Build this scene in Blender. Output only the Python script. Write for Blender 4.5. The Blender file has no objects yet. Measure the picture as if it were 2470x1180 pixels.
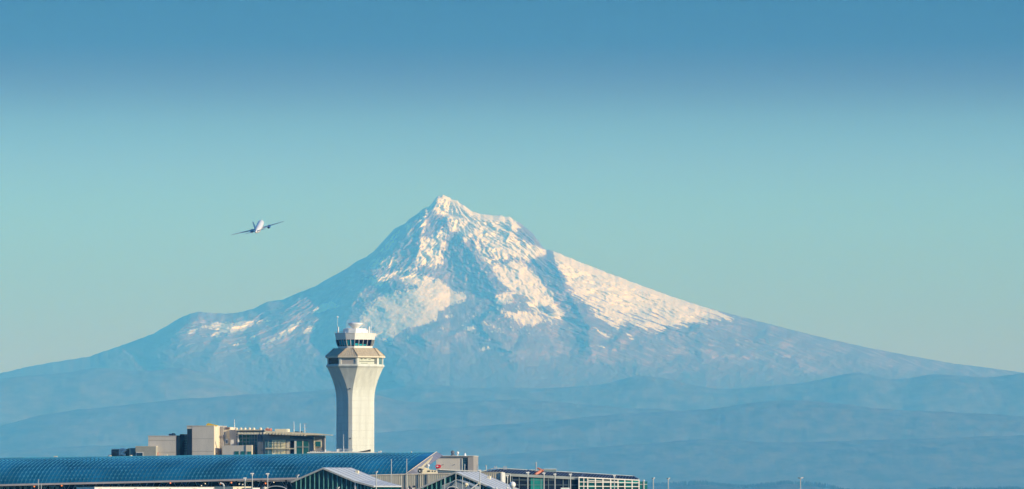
import bpy, bmesh, math, random
import numpy as np
from mathutils import Vector, Matrix
random.seed(7)
R = math.radians
SC = bpy.context.scene
COL = SC.collection

# ------------------------------------------------------------------ camera
K = 5.45e-5            # radians per photo pixel (photo is 2470 px wide)
HC = 12.0              # eye height
HOR = 1200.0           # photo row of the eye level
cam = bpy.data.cameras.new('camera')
cam.sensor_width = 36.0
cam.lens = 36.0 / (2470 * K)
cam.shift_y = (HOR - 590.0) / 2470.0
cam.clip_start = 5.0
cam.clip_end = 200000.0
camo = bpy.data.objects.new('camera', cam)
camo.location = (0, 0, HC)
camo.rotation_euler = (R(90), 0, 0)
COL.objects.link(camo)
SC.camera = camo

# ------------------------------------------------------------------ light
SUN_AZ = 59.0          # degrees to the right of the direction back to the camera
SUN_EL = 17.0
sd = Vector((math.sin(R(SUN_AZ)) * math.cos(R(SUN_EL)), -math.cos(R(SUN_AZ)) * math.cos(R(SUN_EL)), math.sin(R(SUN_EL))))
sun = bpy.data.lights.new('sun', 'SUN')
sun.energy = 5.0
sun.angle = R(0.5)
sun.color = (1.0, 0.95, 0.75)
suno = bpy.data.objects.new('sun', sun)
suno.rotation_euler = sd.to_track_quat('Z', 'Y').to_euler()
COL.objects.link(suno)

def s2l(c):
    return tuple((v / 255 / 12.92) if v / 255 <= .04045 else ((v / 255 + .055) / 1.055) ** 2.4 for v in c)

world = bpy.data.worlds.new('World')
SC.world = world
world.use_nodes = True
nt = world.node_tree
nt.nodes.clear()
wo = nt.nodes.new('ShaderNodeOutputWorld')
bg = nt.nodes.new('ShaderNodeBackground')
sky = nt.nodes.new('ShaderNodeTexSky')
sky.sky_type = 'NISHITA'
sky.sun_disc = False
sky.sun_elevation = R(SUN_EL)
sky.sun_rotation = math.atan2(sd.x, sd.y)
sky.air_density = 1.3
sky.dust_density = 0.4
sky.ozone_density = 3.0
# the graded colour of the sky: Nishita tinted by the elevation above the horizon
tc = nt.nodes.new('ShaderNodeTexCoord')
sep = nt.nodes.new('ShaderNodeSeparateXYZ')
rng = nt.nodes.new('ShaderNodeMapRange')
rng.inputs['From Min'].default_value = 0.0
rng.inputs['From Max'].default_value = 0.10
ramp = nt.nodes.new('ShaderNodeValToRGB')
SKY_STOPS = [  # (sine of elevation / 0.10, linear colour)
    (0.00, (.34, .38, .06)), (0.174, (.331, .417, .06)), (0.245, (.291, .461, .08)), (0.327, (.257, .508, .20)),
    (0.392, (.237, .528, .50)), (0.436, (.213, .436, .52)), (0.463, (.184, .386, .48)), (0.49, (.157, .314, .37)),
    (0.517, (.117, .183, .20)), (0.544, (.079, .076, .075)), (0.571, (.046, .02, .0)), (0.598, (.019, .0, .0)),
    (0.75, (.0, .0, .0))]
cr = ramp.color_ramp
cr.interpolation = 'B_SPLINE'
while len(cr.elements) > 1:
    cr.elements.remove(cr.elements[0])
cr.elements[0].position = SKY_STOPS[0][0]
cr.elements[0].color = (*SKY_STOPS[0][1], 1)
for p, c in SKY_STOPS[1:]:
    e = cr.elements.new(p)
    e.color = (*c, 1)
rng2 = nt.nodes.new('ShaderNodeMapRange')   # above about six degrees the Nishita sky itself
rng2.interpolation_type = 'SMOOTHSTEP'
rng2.inputs['From Min'].default_value = 0.075
rng2.inputs['From Max'].default_value = 0.20
tint = nt.nodes.new('ShaderNodeMix'); tint.data_type = 'RGBA'; tint.blend_type = 'MULTIPLY'
tint.inputs[0].default_value = 1.0
SKY_GAIN = (0.024, 0.083, 0.160)
tint.inputs[7].default_value = (*SKY_GAIN, 1)
mix = nt.nodes.new('ShaderNodeMix'); mix.data_type = 'RGBA'
L = nt.links.new
L(tc.outputs['Generated'], sep.inputs[0])
L(sep.outputs['Z'], rng.inputs['Value'])
L(sep.outputs['Z'], rng2.inputs['Value'])
L(rng.outputs[0], ramp.inputs[0])
L(sky.outputs[0], tint.inputs[6])
L(rng2.outputs[0], mix.inputs[0])
L(ramp.outputs[0], mix.inputs[6])
L(tint.outputs[2], mix.inputs[7])
L(mix.outputs[2], bg.inputs[0])
bg.inputs[1].default_value = 1.0
L(bg.outputs[0], wo.inputs[0])

SC.view_settings.view_transform = 'Standard'
SC.view_settings.look = 'None'
SC.view_settings.exposure = 0.0
SC.view_settings.gamma = 1.0
SC.cycles.volume_bounces = 1
SC.cycles.max_bounces = 6
SC.cycles.use_adaptive_sampling = False

# ------------------------------------------------------------------ helpers
def P(px, py, D):
    return Vector(((px - 1235) * K * D, D, HC + (HOR - py) * K * D))

def tagset(o, label=None, cat=None, group=None, kind=None):
    if label: o['label'] = label
    if cat: o['category'] = cat
    if group: o['group'] = group
    if kind: o['kind'] = kind
    return o

def link_mesh(name, verts, faces, mats, parent=None, midx=None, smooth=False):
    me = bpy.data.meshes.new(name)
    me.from_pydata([tuple(v) for v in verts], [], faces)
    for m in (mats if isinstance(mats, (list, tuple)) else [mats]):
        me.materials.append(m)
    if midx: me.polygons.foreach_set('material_index', midx)
    if smooth: me.polygons.foreach_set('use_smooth', [True] * len(me.polygons))
    me.update()
    o = bpy.data.objects.new(name, me)
    COL.objects.link(o)
    if parent: o.parent = parent
    return o

def node_mat(name):
    m = bpy.data.materials.new(name)
    m.use_nodes = True
    return m, m.node_tree, m.node_tree.nodes['Principled BSDF']

def mat(name, col, rough=.7, metal=0.0, var=.12, scale=.6, streak=1.0, spec=.5, bump=0.0):
    """plain surface whose colour wanders a little (dirt, weather) in object space"""
    m, t, b = node_mat(name)
    tcn = t.nodes.new('ShaderNodeTexCoord')
    mp = t.nodes.new('ShaderNodeMapping')
    mp.inputs['Scale'].default_value = (scale, scale, scale / streak)
    nz = t.nodes.new('ShaderNodeTexNoise')
    nz.inputs['Scale'].default_value = 1.0
    nz.inputs['Detail'].default_value = 5
    rp = t.nodes.new('ShaderNodeMapRange')
    rp.inputs['From Min'].default_value = .3
    rp.inputs['From Max'].default_value = .7
    rp.inputs['To Min'].default_value = 1 - var
    rp.inputs['To Max'].default_value = 1 + var
    mul = t.nodes.new('ShaderNodeVectorMath'); mul.operation = 'SCALE'
    mul.inputs[0].default_value = col
    t.links.new(tcn.outputs['Object'], mp.inputs[0])
    t.links.new(mp.outputs[0], nz.inputs[0])
    t.links.new(nz.outputs[0], rp.inputs[0])
    t.links.new(rp.outputs[0], mul.inputs['Scale'])
    t.links.new(mul.outputs[0], b.inputs['Base Color'])
    b.inputs['Roughness'].default_value = rough
    b.inputs['Metallic'].default_value = metal
    b.inputs['Specular IOR Level'].default_value = spec
    if bump:
        bp = t.nodes.new('ShaderNodeBump')
        bp.inputs['Strength'].default_value = bump
        t.links.new(nz.outputs[0], bp.inputs['Height'])
        t.links.new(bp.outputs[0], b.inputs['Normal'])
    return m

# numpy noise ---------------------------------------------------------
_rs = np.random.RandomState(11)
_perm = np.tile(_rs.permutation(1024), 3)
_grad = _rs.rand(1024) * 2 * np.pi
def gnoise(x, y, seed=0):
    xi = np.floor(x).astype(int); yi = np.floor(y).astype(int)
    xf = x - xi; yf = y - yi
    u = xf * xf * xf * (xf * (xf * 6 - 15) + 10); v = yf * yf * yf * (yf * (yf * 6 - 15) + 10)
    def g(ix, iy, dx, dy):
        h = _grad[_perm[(_perm[(ix + seed * 57) & 1023] + iy) & 1023]]
        return np.cos(h) * dx + np.sin(h) * dy
    a = g(xi, yi, xf, yf); b = g(xi + 1, yi, xf - 1, yf)
    c = g(xi, yi + 1, xf, yf - 1); d = g(xi + 1, yi + 1, xf - 1, yf - 1)
    return (a + (b - a) * u + ((c + (d - c) * u) - (a + (b - a) * u)) * v) * 1.4
def fbm(x, y, oct=5, seed=0, gain=.5):
    s = 0; a = 1; n = 0
    for i in range(oct):
        s = s + a * gnoise(x * 2 ** i, y * 2 ** i, seed + i * 3); n += a; a *= gain
    return s / n
def ridged(x, y, oct=5, seed=0, gain=.5):
    s = 0; a = 1; n = 0
    for i in range(oct):
        s = s + a * (1 - np.abs(gnoise(x * 2 ** i, y * 2 ** i, seed + i * 3)) * 2); n += a; a *= gain
    return s / n
def sstep(a, b, x):
    t = np.clip((x - a) / (b - a), 0, 1)
    return t * t * (3 - 2 * t)

def grid_mesh(name, X, Y, Z, material, smooth=True, attr=None, flip=False):
    nv, nu = X.shape
    me = bpy.data.meshes.new(name)
    co = np.stack([X, Y, Z], -1).reshape(-1, 3).astype(np.float32)
    me.vertices.add(nv * nu)
    me.vertices.foreach_set('co', co.ravel())
    i = np.arange(nv * nu).reshape(nv, nu)
    q = np.stack([i[:-1, :-1], i[1:, :-1], i[1:, 1:], i[:-1, 1:]], -1).reshape(-1, 4)
    if flip: q = q[:, ::-1]
    nf = len(q)
    me.loops.add(nf * 4)
    me.loops.foreach_set('vertex_index', q.ravel().astype(np.int32))
    me.polygons.add(nf)
    me.polygons.foreach_set('loop_start', (np.arange(nf) * 4).astype(np.int32))
    me.polygons.foreach_set('loop_total', np.full(nf, 4, np.int32))
    me.polygons.foreach_set('use_smooth', np.full(nf, smooth))
    me.update(calc_edges=True)
    for k_, v_ in (attr or {}).items():
        a = me.attributes.new(k_, 'FLOAT', 'POINT')
        a.data.foreach_set('value', v_.ravel().astype(np.float32))
    me.materials.append(material)
    o = bpy.data.objects.new(name, me)
    COL.objects.link(o)
    return o
# ------------------------------------------------------------------ ground
gm, t, b = node_mat('grass and apron')
tcn = t.nodes.new('ShaderNodeTexCoord'); nz = t.nodes.new('ShaderNodeTexNoise')
nz.inputs['Scale'].default_value = .002; nz.inputs['Detail'].default_value = 8
rp = t.nodes.new('ShaderNodeValToRGB')
rp.color_ramp.elements[0].position = .42; rp.color_ramp.elements[0].color = (.05, .07, .03, 1)
rp.color_ramp.elements[1].position = .58; rp.color_ramp.elements[1].color = (.12, .12, .08, 1)
t.links.new(tcn.outputs['Object'], nz.inputs[0]); t.links.new(nz.outputs[0], rp.inputs[0])
t.links.new(rp.outputs[0], b.inputs['Base Color']); b.inputs['Roughness'].default_value = .95
gx = np.linspace(-25000, 25000, 11); gy = np.linspace(-2500, 84000, 18)
GX, GY = np.meshgrid(gx, gy)
tagset(grid_mesh('ground', GX, GY, GX * 0, gm, smooth=False, flip=True), kind='structure')

# ------------------------------------------------------------------ mountain
D0 = 74000.0
SIL = [(-420, 985), (-200, 940), (0, 901), (70, 884), (140, 872), (215, 860), (300, 831), (370, 805), (425, 772), (445, 762), (475, 752), (510, 755), (545, 757),
       (575, 754), (610, 745), (645, 728), (685, 722), (720, 706), (760, 691), (790, 672), (815, 660), (840, 645), (862, 629),
       (885, 619), (905, 603), (930, 575), (952, 552), (975, 540), (990, 526), (1003, 518), (1012, 512), (1022, 502), (1026, 499), (1034, 499),
       (1044, 488), (1053, 476), (1057, 473), (1062, 474), (1068, 470), (1077, 473), (1084, 475), (1090, 481), (1100, 484), (1104, 483), (1107, 489), (1118, 496), (1130, 503),
       (1142, 511), (1150, 514), (1158, 517), (1170, 516), (1180, 519), (1195, 520), (1206, 518), (1218, 523), (1230, 524), (1238, 530),
       (1252, 537), (1262, 545), (1275, 554), (1288, 566), (1296, 577), (1308, 595), (1316, 603), (1322, 602), (1328, 602), (1335, 606),
       (1360, 616), (1400, 633), (1440, 648), (1500, 671), (1560, 694), (1640, 722), (1700, 741), (1760, 757), (1830, 775),
       (1900, 793), (2000, 818), (2100, 840), (2200, 859), (2300, 877), (2380, 887), (2470, 899), (2600, 925), (2900, 985)]
sx, sy = np.array(SIL, float).T
NU, NV = 1560, 400
u = np.linspace(-380, 2860, NU)
S = np.interp(u, sx, sy) + 1.0 * fbm(u / 14, u * 0 + 3.3, 4, 5) * np.interp(u, [300, 900, 1000, 1300, 1700, 2400], [2.0, 1.8, 3.5, 3.5, 1.6, 1.3])
v = np.linspace(0, 1, NV) ** 1.35
B = 1040.0
PXm = np.tile(u, (NV, 1))
PYm = S[None, :] + (B - S[None, :]) * v[:, None]
px, py = PXm, PYm
mpp = K * D0
_k = np.hanning(101); _k /= _k.sum()
Ssm = np.convolve(np.pad(np.interp(u, sx, sy), 50, mode='edge'), _k, 'valid')
_w = np.exp(-np.maximum(py - S[None, :], 0) / 26)
d = np.maximum(py - S[None, :] * _w - Ssm[None, :] * (1 - _w), 0) * mpp + .5
xa = (px - 1085) * mpp
z0 = (HOR - py) * mpp
s = .27 + .33 * np.clip((z0 - 900) / 1900, 0, 1)
F = np.sqrt(d * d / s / s + 2 * d * np.abs(xa) / s)
rad = np.sqrt(xa ** 2 + F ** 2) + 1
phi = np.arctan2(xa, F + 60)
lr = np.log(rad / 1000 + .3)

# ridges, some shaped to hold shade or catch sun: (crest in photo pixels, width of steep left side, width of gentle right side, height)
RIDGES = [
    ([(1322, 602), (1340, 640), (1362, 695), (1395, 745), (1420, 790), (1425, 850), (1405, 905)], 44, 60, 235),
    ([(1098, 562), (1130, 600), (1160, 650), (1195, 700), (1215, 745), (1250, 800)], 54, 40, 190),
    ([(1080, 520), (1080, 548), (1068, 585), (1055, 620)], 34, 20, 150),
    ([(1003, 520), (985, 560), (955, 600), (915, 640), (880, 668)], 20, 60, 170),  # right side widened so the face there catches more sun
    ([(1030, 505), (1022, 545), (1012, 590), (1000, 625)], 16, 14, 90),
    ([(1240, 528), (1232, 560), (1215, 590)], 16, 16, 80),
    ([(1255, 548), (1290, 580), (1318, 604)], 16, 20, 60),
    ([(1590, 800), (1600, 850), (1570, 900), (1560, 940)], 50, 60, 70),
    ([(1240, 830), (1300, 860), (1345, 890), (1380, 930)], 30, 70, 90),
    ([(1010, 800), (1040, 850), (1030, 920)], 40, 60, 80),
    ([(1676, 775), (1698, 812), (1688, 850), (1702, 900), (1722, 935)], 60, 70, 120),
    ([(1560, 700), (1600, 760), (1640, 800)], 10, 60, 25),
    ([(1240, 700), (1300, 730), (1365, 770)], 20, 30, 60),
    ([(1150, 760), (1180, 810), (1230, 850), (1330, 890)], 40, 80, 170),
    ([(885, 640), (872, 690), (850, 740), (830, 800), (790, 850)], 34, 190, 330),  # bulge widened to tilt the snowfield sunward and brighten it
    ([(745, 700), (700, 760), (640, 820), (600, 870)], 50, 50, 160),
    ([(475, 752), (440, 790), (400, 830), (330, 880)], 40, 40, 150),
    ([(620, 748), (560, 790), (520, 850), (480, 890)], 26, 40, 110),
    ([(985, 830), (960, 870), (930, 930)], 50, 60, 120),
    ([(1480, 810), (1520, 860), (1560, 900)], 40, 60, 110),
    ([(1830, 800), (1900, 850), (1960, 900)], 40, 70, 90),
    ([(2050, 830), (2120, 870), (2200, 900)], 40, 70, 70),
    ([(300, 840), (260, 880), (220, 930)], 40, 60, 80),
]
wx = px + 11 * fbm(px / 34, py / 24, 5, 21, .6); wy = py + 8 * fbm(px / 30, py / 26, 5, 31, .6)
relief = np.zeros_like(px)
for pts, wl, wr, amp in RIDGES:
    best = np.full(px.shape, 1e9); side = np.zeros_like(px); tt = np.zeros_like(px)
    n = len(pts) - 1
    for i in range(n):
        (ax, ay), (bx, by) = pts[i], pts[i + 1]
        ex, ey = bx - ax, by - ay; l2 = ex * ex + ey * ey
        q = ((wx - ax) * ex + (wy - ay) * ey) / l2
        qc = np.clip(q, 0, 1)
        dx = wx - ax - qc * ex; dy = wy - ay - qc * ey
        dd = np.hypot(dx, dy)
        sg = np.sign(dx * ey - dy * ex)       # right of a downhill crest is +
        m_ = dd < best
        best = np.where(m_, dd, best); side = np.where(m_, sg, side); tt = np.where(m_, (i + qc) / n, tt)
    prof = np.where(side > 0, np.exp(-(best / wr) ** 1.3), np.clip(1 - best / wl, 0, 1) ** 1.25)
    fade = sstep(0, .10, tt) * (1 - sstep(.72, 1.0, tt))
    relief += amp * prof * fade

# gullies and ribs that run down from the summit
gull = ridged(phi * 6 + 1.1 * fbm(xa / 1500, py / 60, 3, 2), lr * 2.6, 3, 41, .5)
gull2 = ridged(phi * 26 + 2.2 * fbm(xa / 700, py / 34, 3, 8), lr * 7, 3, 61, .5)
blot = fbm(px / 75, py / 42, 6, 71, .55)
crag = fbm(px / 20, py / 16, 4, 73, .6)
fine = fbm(px / 7, py / 5, 4, 77, .6)
up = np.clip((z0 - 700) / 1700, 0, 1)
amp1 = (55 + 85 * np.clip(rad / 5000, 0, 1)) * (1 - .55 * sstep(830, 930, py))
soft = 1 - .8 * sstep(-20, 30, -np.maximum(np.abs(px - 1000) - 130, np.abs(py - 745) - 60))
edge = sstep(0, 22, py - S[None, :])
lowz = sstep(820, 900, py)
relief = relief * (.25 + .75 * edge) + edge * (soft * amp1 * (gull - .45) * (.7 + .3 * up) * (1 - .7 * lowz) + soft * (12 + 30 * up) * (gull2 - .4) * (1 - lowz) + (80 + 70 * lowz) * blot + (12 + 32 * up) * soft * crag + (5 + 10 * up) * fine)
Ym = D0 - F * .82 - relief
Xm = (px - 1235) * K * Ym
Zm = HC + (HOR - py) * K * Ym

# ---- where the snow lies (polygons of the photographed snowfields, ragged edges by noise)
def poly_sd(poly, x, y):
    best = np.full(x.shape, 1e9); inside = np.zeros(x.shape, bool)
    n = len(poly)
    for i in range(n):
        ax, ay = poly[i]; bx, by = poly[(i + 1) % n]
        ex, ey = bx - ax, by - ay
        q = np.clip(((x - ax) * ex + (y - ay) * ey) / (ex * ex + ey * ey + 1e-9), 0, 1)
        best = np.minimum(best, np.hypot(x - ax - q * ex, y - ay - q * ey))
        c = ((ay > y) != (by > y)) & (x < (bx - ax) * (y - ay) / (by - ay + 1e-12) + ax)
        inside ^= c
    return np.where(inside, best, -best)
# (polygon, share of rock showing through inside: 0 = clean glacier, 1 = mostly rock)
SNOW = [
    ([(1040, 516), (1026, 520), (1010, 512), (1030, 497), (1067, 462), (1092, 470), (1150, 505), (1235, 515), (1262, 545), (1245, 562), (1260, 580), (1300, 612),
      (1290, 640), (1262, 632), (1230, 622), (1205, 640), (1180, 622), (1160, 590), (1140, 578), (1120, 588), (1098, 560), (1085, 560), (1076, 524)], .28),
    ([(1046, 512), (1066, 474), (1088, 480), (1098, 505), (1092, 528), (1068, 520)], 0.0),
    ([(1004, 522), (1028, 515), (1030, 540), (1022, 562), (1012, 566), (1006, 548)], .15),
    ([(975, 545), (990, 535), (994, 558), (996, 575), (988, 572)], .15),
    ([(952, 562), (968, 552), (958, 580), (940, 602), (922, 612), (915, 606), (935, 585)], .3),
    ([(1012, 572), (1045, 566), (1068, 548), (1085, 562), (1075, 590), (1068, 640), (1040, 655), (1020, 640), (1005, 655), (1000, 630), (1010, 600)], .26),
    ([(888, 640), (905, 622), (940, 618), (962, 624), (958, 640), (925, 650), (900, 655)], .28),
    ([(890, 668), (930, 662), (965, 652), (1000, 640), (1003, 650), (975, 662), (955, 664), (938, 680), (912, 694), (898, 688)], .1),
    ([(958, 662), (985, 655), (1020, 662), (1045, 668), (1065, 680), (1078, 692), (1060, 700), (1020, 690), (985, 690), (965, 680)], .25),
    ([(870, 762), (882, 745), (905, 722), (935, 705), (965, 700), (1000, 692), (1045, 672), (1068, 672), (1080, 692), (1098, 704), (1118, 706),
      (1128, 716), (1120, 728), (1085, 738), (1062, 752), (1052, 775), (1018, 786), (985, 795), (955, 808), (940, 828), (905, 815), (900, 800), (868, 800), (862, 785)], .12),
    ([(866, 700), (874, 708), (886, 740), (892, 762), (884, 764), (876, 735)], .1),
    ([(1140, 578), (1158, 582), (1172, 606), (1190, 634), (1215, 640), (1240, 626), (1258, 630), (1275, 645), (1290, 655), (1312, 690), (1335, 706),
      (1350, 735), (1360, 752), (1370, 770), (1358, 778), (1330, 770), (1318, 762), (1290, 752), (1278, 738), (1262, 728), (1235, 730), (1205, 738), (1186, 728), (1190, 716),
      (1215, 706), (1236, 704), (1212, 686), (1182, 645), (1160, 620)], .08),
    ([(1240, 568), (1262, 578), (1290, 592), (1318, 604), (1318, 612), (1303, 622), (1286, 612), (1262, 596), (1246, 580)], 0.0),
    ([(1192, 738), (1225, 742), (1262, 748), (1300, 752), (1330, 768), (1362, 776), (1345, 790), (1310, 782), (1290, 798), (1262, 792), (1240, 775), (1215, 765)], .45),
    ([(1160, 770), (1180, 778), (1205, 788), (1214, 805), (1196, 800), (1178, 790)], .3),
    ([(1325, 598), (1400, 628), (1500, 667), (1640, 718), (1720, 742), (1775, 765), (1765, 778), (1720, 772), (1700, 790), (1660, 786), (1655, 798), (1610, 790), (1600, 802),
      (1565, 806), (1540, 796), (1530, 812), (1500, 790), (1480, 800), (1450, 782), (1430, 760), (1405, 740), (1385, 722), (1368, 698), (1362, 672), (1345, 648)], .16),
    ([(1430, 788), (1450, 800), (1485, 812), (1480, 820), (1455, 812)], .1),
    ([(1500, 770), (1515, 790), (1530, 818), (1522, 820), (1505, 800)], .2),
    ([(1560, 796), (1592, 792), (1590, 806), (1565, 806)], .1),
    ([(1745, 778), (1780, 795), (1808, 822), (1800, 826), (1770, 802)], .55),
    ([(450, 800), (480, 790), (520, 776), (560, 778), (590, 774), (640, 770), (655, 774), (600, 788), (585, 800), (555, 806), (520, 816), (505, 812), (525, 796), (490, 796), (455, 806)], .15),
    ([(636, 830), (670, 806), (700, 786), (738, 760), (722, 784), (700, 806), (670, 820)], .1),
    ([(752, 752), (770, 736), (795, 728), (820, 736), (812, 744), (790, 748), (770, 756)], .12),
    ([(730, 796), (750, 784), (762, 790), (745, 806), (732, 806)], .1),
    ([(560, 832), (585, 820), (592, 826), (570, 836)], .2),
    ([(608, 800), (616, 812), (610, 822), (604, 814)], .3),
    ([(1120, 790), (1140, 780), (1152, 788), (1142, 802), (1126, 800)], .45),
    ([(1155, 842), (1178, 834), (1184, 842), (1160, 848)], .2),
    ([(938, 832), (946, 812), (952, 812), (946, 834)], .2), ([(972, 828), (984, 808), (990, 810), (980, 830)], .3),
    ([(1060, 792), (1085, 784), (1088, 790), (1068, 798)], .2), ([(1070, 765), (1090, 752), (1096, 762), (1080, 774)], .2),
    ([(1443, 832), (1460, 836), (1460, 842), (1445, 838)], .1), ([(1582, 815), (1598, 820), (1592, 826), (1578, 822)], .2),
]
jx = px + 5.5 * fbm(px / 13, py / 10, 4, 101, .6); jy = py + 5.5 * fbm(px / 13, py / 10, 4, 111, .6)
snow = np.zeros_like(px)
streak = ridged(phi * 46 + 1.6 * fbm(px / 40, py / 40, 3, 8), lr * 7, 3, 161, .6)
# lines of bare rock lie along the fall line; on the right shoulder they follow the long slope
along = np.where(px > 1335, gnoise((px * .40 - py) / 5.2 + fbm(px / 60, py / 30, 2, 9) * 1.2, (px + py * .4) / 42, 7), (streak - .42) * 1.5)
speck = fbm(px / 6.5, py / 7.5, 4, 131, .65)
tht = np.arctan2(px - 1075, py - 420); rr_ = np.hypot(px - 1075, py - 420)
radial = fbm(tht * 52 + .8 * fbm(px / 40, py / 40, 2, 171), rr_ / 34, 4, 173, .6)
sp_, sq_ = px * .927 + py * .375, py * .927 - px * .375       # along / across the long right-hand slope
slope = fbm(sp_ / 62, sq_ / 4.4 + .7 * fbm(px / 60, py / 40, 2, 175), 4, 177, .6)
below = np.clip((py - np.interp(px, sx, sy)) / 90, 0, 1)
rockiness = np.where(px > 1335, 1.15 * slope + .25 * speck + .52 * (below - .42) + .45 * sstep(1560, 1790, px), .62 * radial + .58 * speck + .10) + .32 * fbm(px / 38, py / 30, 3, 141)
for poly, rk in SNOW:
    sdv = poly_sd(poly, jx, jy)
    inm = sstep(-1.5, 2.4, sdv)
    thr = .56 - .66 * rk
    thr_e = thr - .35 * (1 - sstep(2, 14, sdv))
    keep = 1 - sstep(thr_e - .07, thr_e + .10, rockiness)
    snow = np.maximum(snow, inm * keep)
# thin snow caught in gullies of the high cliffs and a dusting of specks lower down
cliff = poly_sd([(1067, 480), (1250, 530), (1320, 610), (1420, 800), (1200, 830), (1000, 800), (860, 760), (830, 690), (930, 580)], jx, jy)
snow = np.maximum(snow, sstep(-10, 25, cliff) * sstep(.36, .50, speck * .9 + .55 * (gull2 - .4)) * .85)
low = poly_sd([(430, 790), (700, 740), (860, 690), (1400, 790), (1700, 760), (1850, 810), (1700, 840), (1400, 850), (900, 850), (600, 850)], jx, jy)
snow = np.maximum(snow, sstep(-5, 40, low) * sstep(.50, .60, speck + .3 * fbm(px / 50, py / 30, 3, 151)) * .7)
# wedges stripped of snow: bare rock that also darkens the shadowed flanks
for poly in ([(1098, 566), (1128, 602), (1122, 640), (1112, 672), (1130, 690), (1165, 684), (1205, 702), (1180, 735), (1150, 755), (1128, 708), (1095, 690), (1068, 662), (1075, 625), (1085, 590)],
             [(1324, 603), (1334, 606), (1345, 655), (1365, 700), (1395, 742), (1420, 790), (1426, 830), (1345, 830), (1360, 785), (1372, 762), (1352, 720), (1328, 680), (1300, 655), (1282, 640), (1276, 626), (1302, 624), (1320, 612)],
             [(1032, 519), (1074, 525), (1072, 545), (1046, 560), (1026, 575), (1028, 545)],
             [(1232, 708), (1262, 710), (1282, 726), (1262, 732), (1238, 726)], [(1296, 740), (1325, 736), (1345, 756), (1320, 758)]):
    snow *= 1 - .93 * sstep(-1, 2, poly_sd(poly, jx, jy)) * sstep(-.42, -.22, -speck)
forest = sstep(835, 915, 30 * radial + py + 22 * fbm(px / 60, py / 25, 4, 91) + np.interp(px, [0, 400, 900, 1300, 1900, 2470], [25, 30, 20, 0, -20, -35])) 
bare = sstep(-.12, .38, .5 * fbm(px / 60, py / 40, 4, 95) + .6 * np.where(px > 1335, slope, radial))

mm, t, b = node_mat('mountain rock and snow')
def attr(name):
    a = t.nodes.new('ShaderNodeAttribute'); a.attribute_name = name; return a.outputs['Fac']
def mixc(f, a, c):
    m = t.nodes.new('ShaderNodeMix'); m.data_type = 'RGBA'
    t.links.new(f, m.inputs[0])
    for i, q in ((6, a), (7, c)):
        if isinstance(q, tuple): m.inputs[i].default_value = (*q, 1)
        else: t.links.new(q, m.inputs[i])
    return m.outputs[2]
rock = mixc(attr('bare'), (.16, .135, .12), (.36, .285, .24))
rock = mixc(attr('forest'), rock, (.12, .10, .075))
t.links.new(mixc(attr('snow'), rock, (.88, .90, .66)), b.inputs['Base Color'])
b.inputs['Roughness'].default_value = .9
b.inputs['Specular IOR Level'].default_value = .1
# far side of the mountain, folded down behind the ridge line
nb = 14
vb = np.linspace(1, 0, nb, endpoint=False)[:, None]
bpy_ = S[None, :] + (B - S[None, :]) * vb
Fb = np.sqrt(((bpy_ - S) * mpp / .4) ** 2 + 2 * (bpy_ - S) * mpp / .4 * np.abs((u - 1085) * mpp)[None, :]) * .55
Yb = D0 + Fb
Xb = (u[None, :] - 1235) * K * D0 + 0 * Yb
Zb = HC + (HOR - bpy_) * K * D0
cat = lambda a, c: np.concatenate([a, c], 0)
zero = np.zeros_like(Yb)
mt = grid_mesh('mountain', cat(Xb, Xm), cat(Yb, Ym), cat(Zb, Zm), mm,
               attr={'snow': cat(zero, snow), 'forest': cat(zero, forest), 'bare': cat(zero, bare)})
tagset(mt, 'snow streaked volcanic peak filling the background', kind='structure')

# ------------------------------------------------------------------ hills in front of the mountain
def hill_mat(name, c0, c1):
    m, t, b = node_mat(name)
    tcn = t.nodes.new('ShaderNodeTexCoord'); nz = t.nodes.new('ShaderNodeTexNoise')
    mp = t.nodes.new('ShaderNodeMapping'); mp.inputs['Scale'].default_value = (1, .5, 2.5)
    nz.inputs['Scale'].default_value = .0065; nz.inputs['Detail'].default_value = 10; nz.inputs['Roughness'].default_value = .65
    rp = t.nodes.new('ShaderNodeValToRGB')
    rp.color_ramp.elements[0].position = .38; rp.color_ramp.elements[0].color = (*c0, 1)
    rp.color_ramp.elements[1].position = .72; rp.color_ramp.elements[1].color = (*c1, 1)
    t.links.new(tcn.outputs['Object'], mp.inputs[0]); t.links.new(mp.outputs[0], nz.inputs[0]); t.links.new(nz.outputs[0], rp.inputs[0])
    t.links.new(rp.outputs[0], b.inputs['Base Color']); b.inputs['Roughness'].default_value = 1.0
    b.inputs['Specular IOR Level'].default_value = .05
    return m
FOREST = hill_mat('wooded hillside', (.055, .06, .035), (.17, .15, .095))
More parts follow.
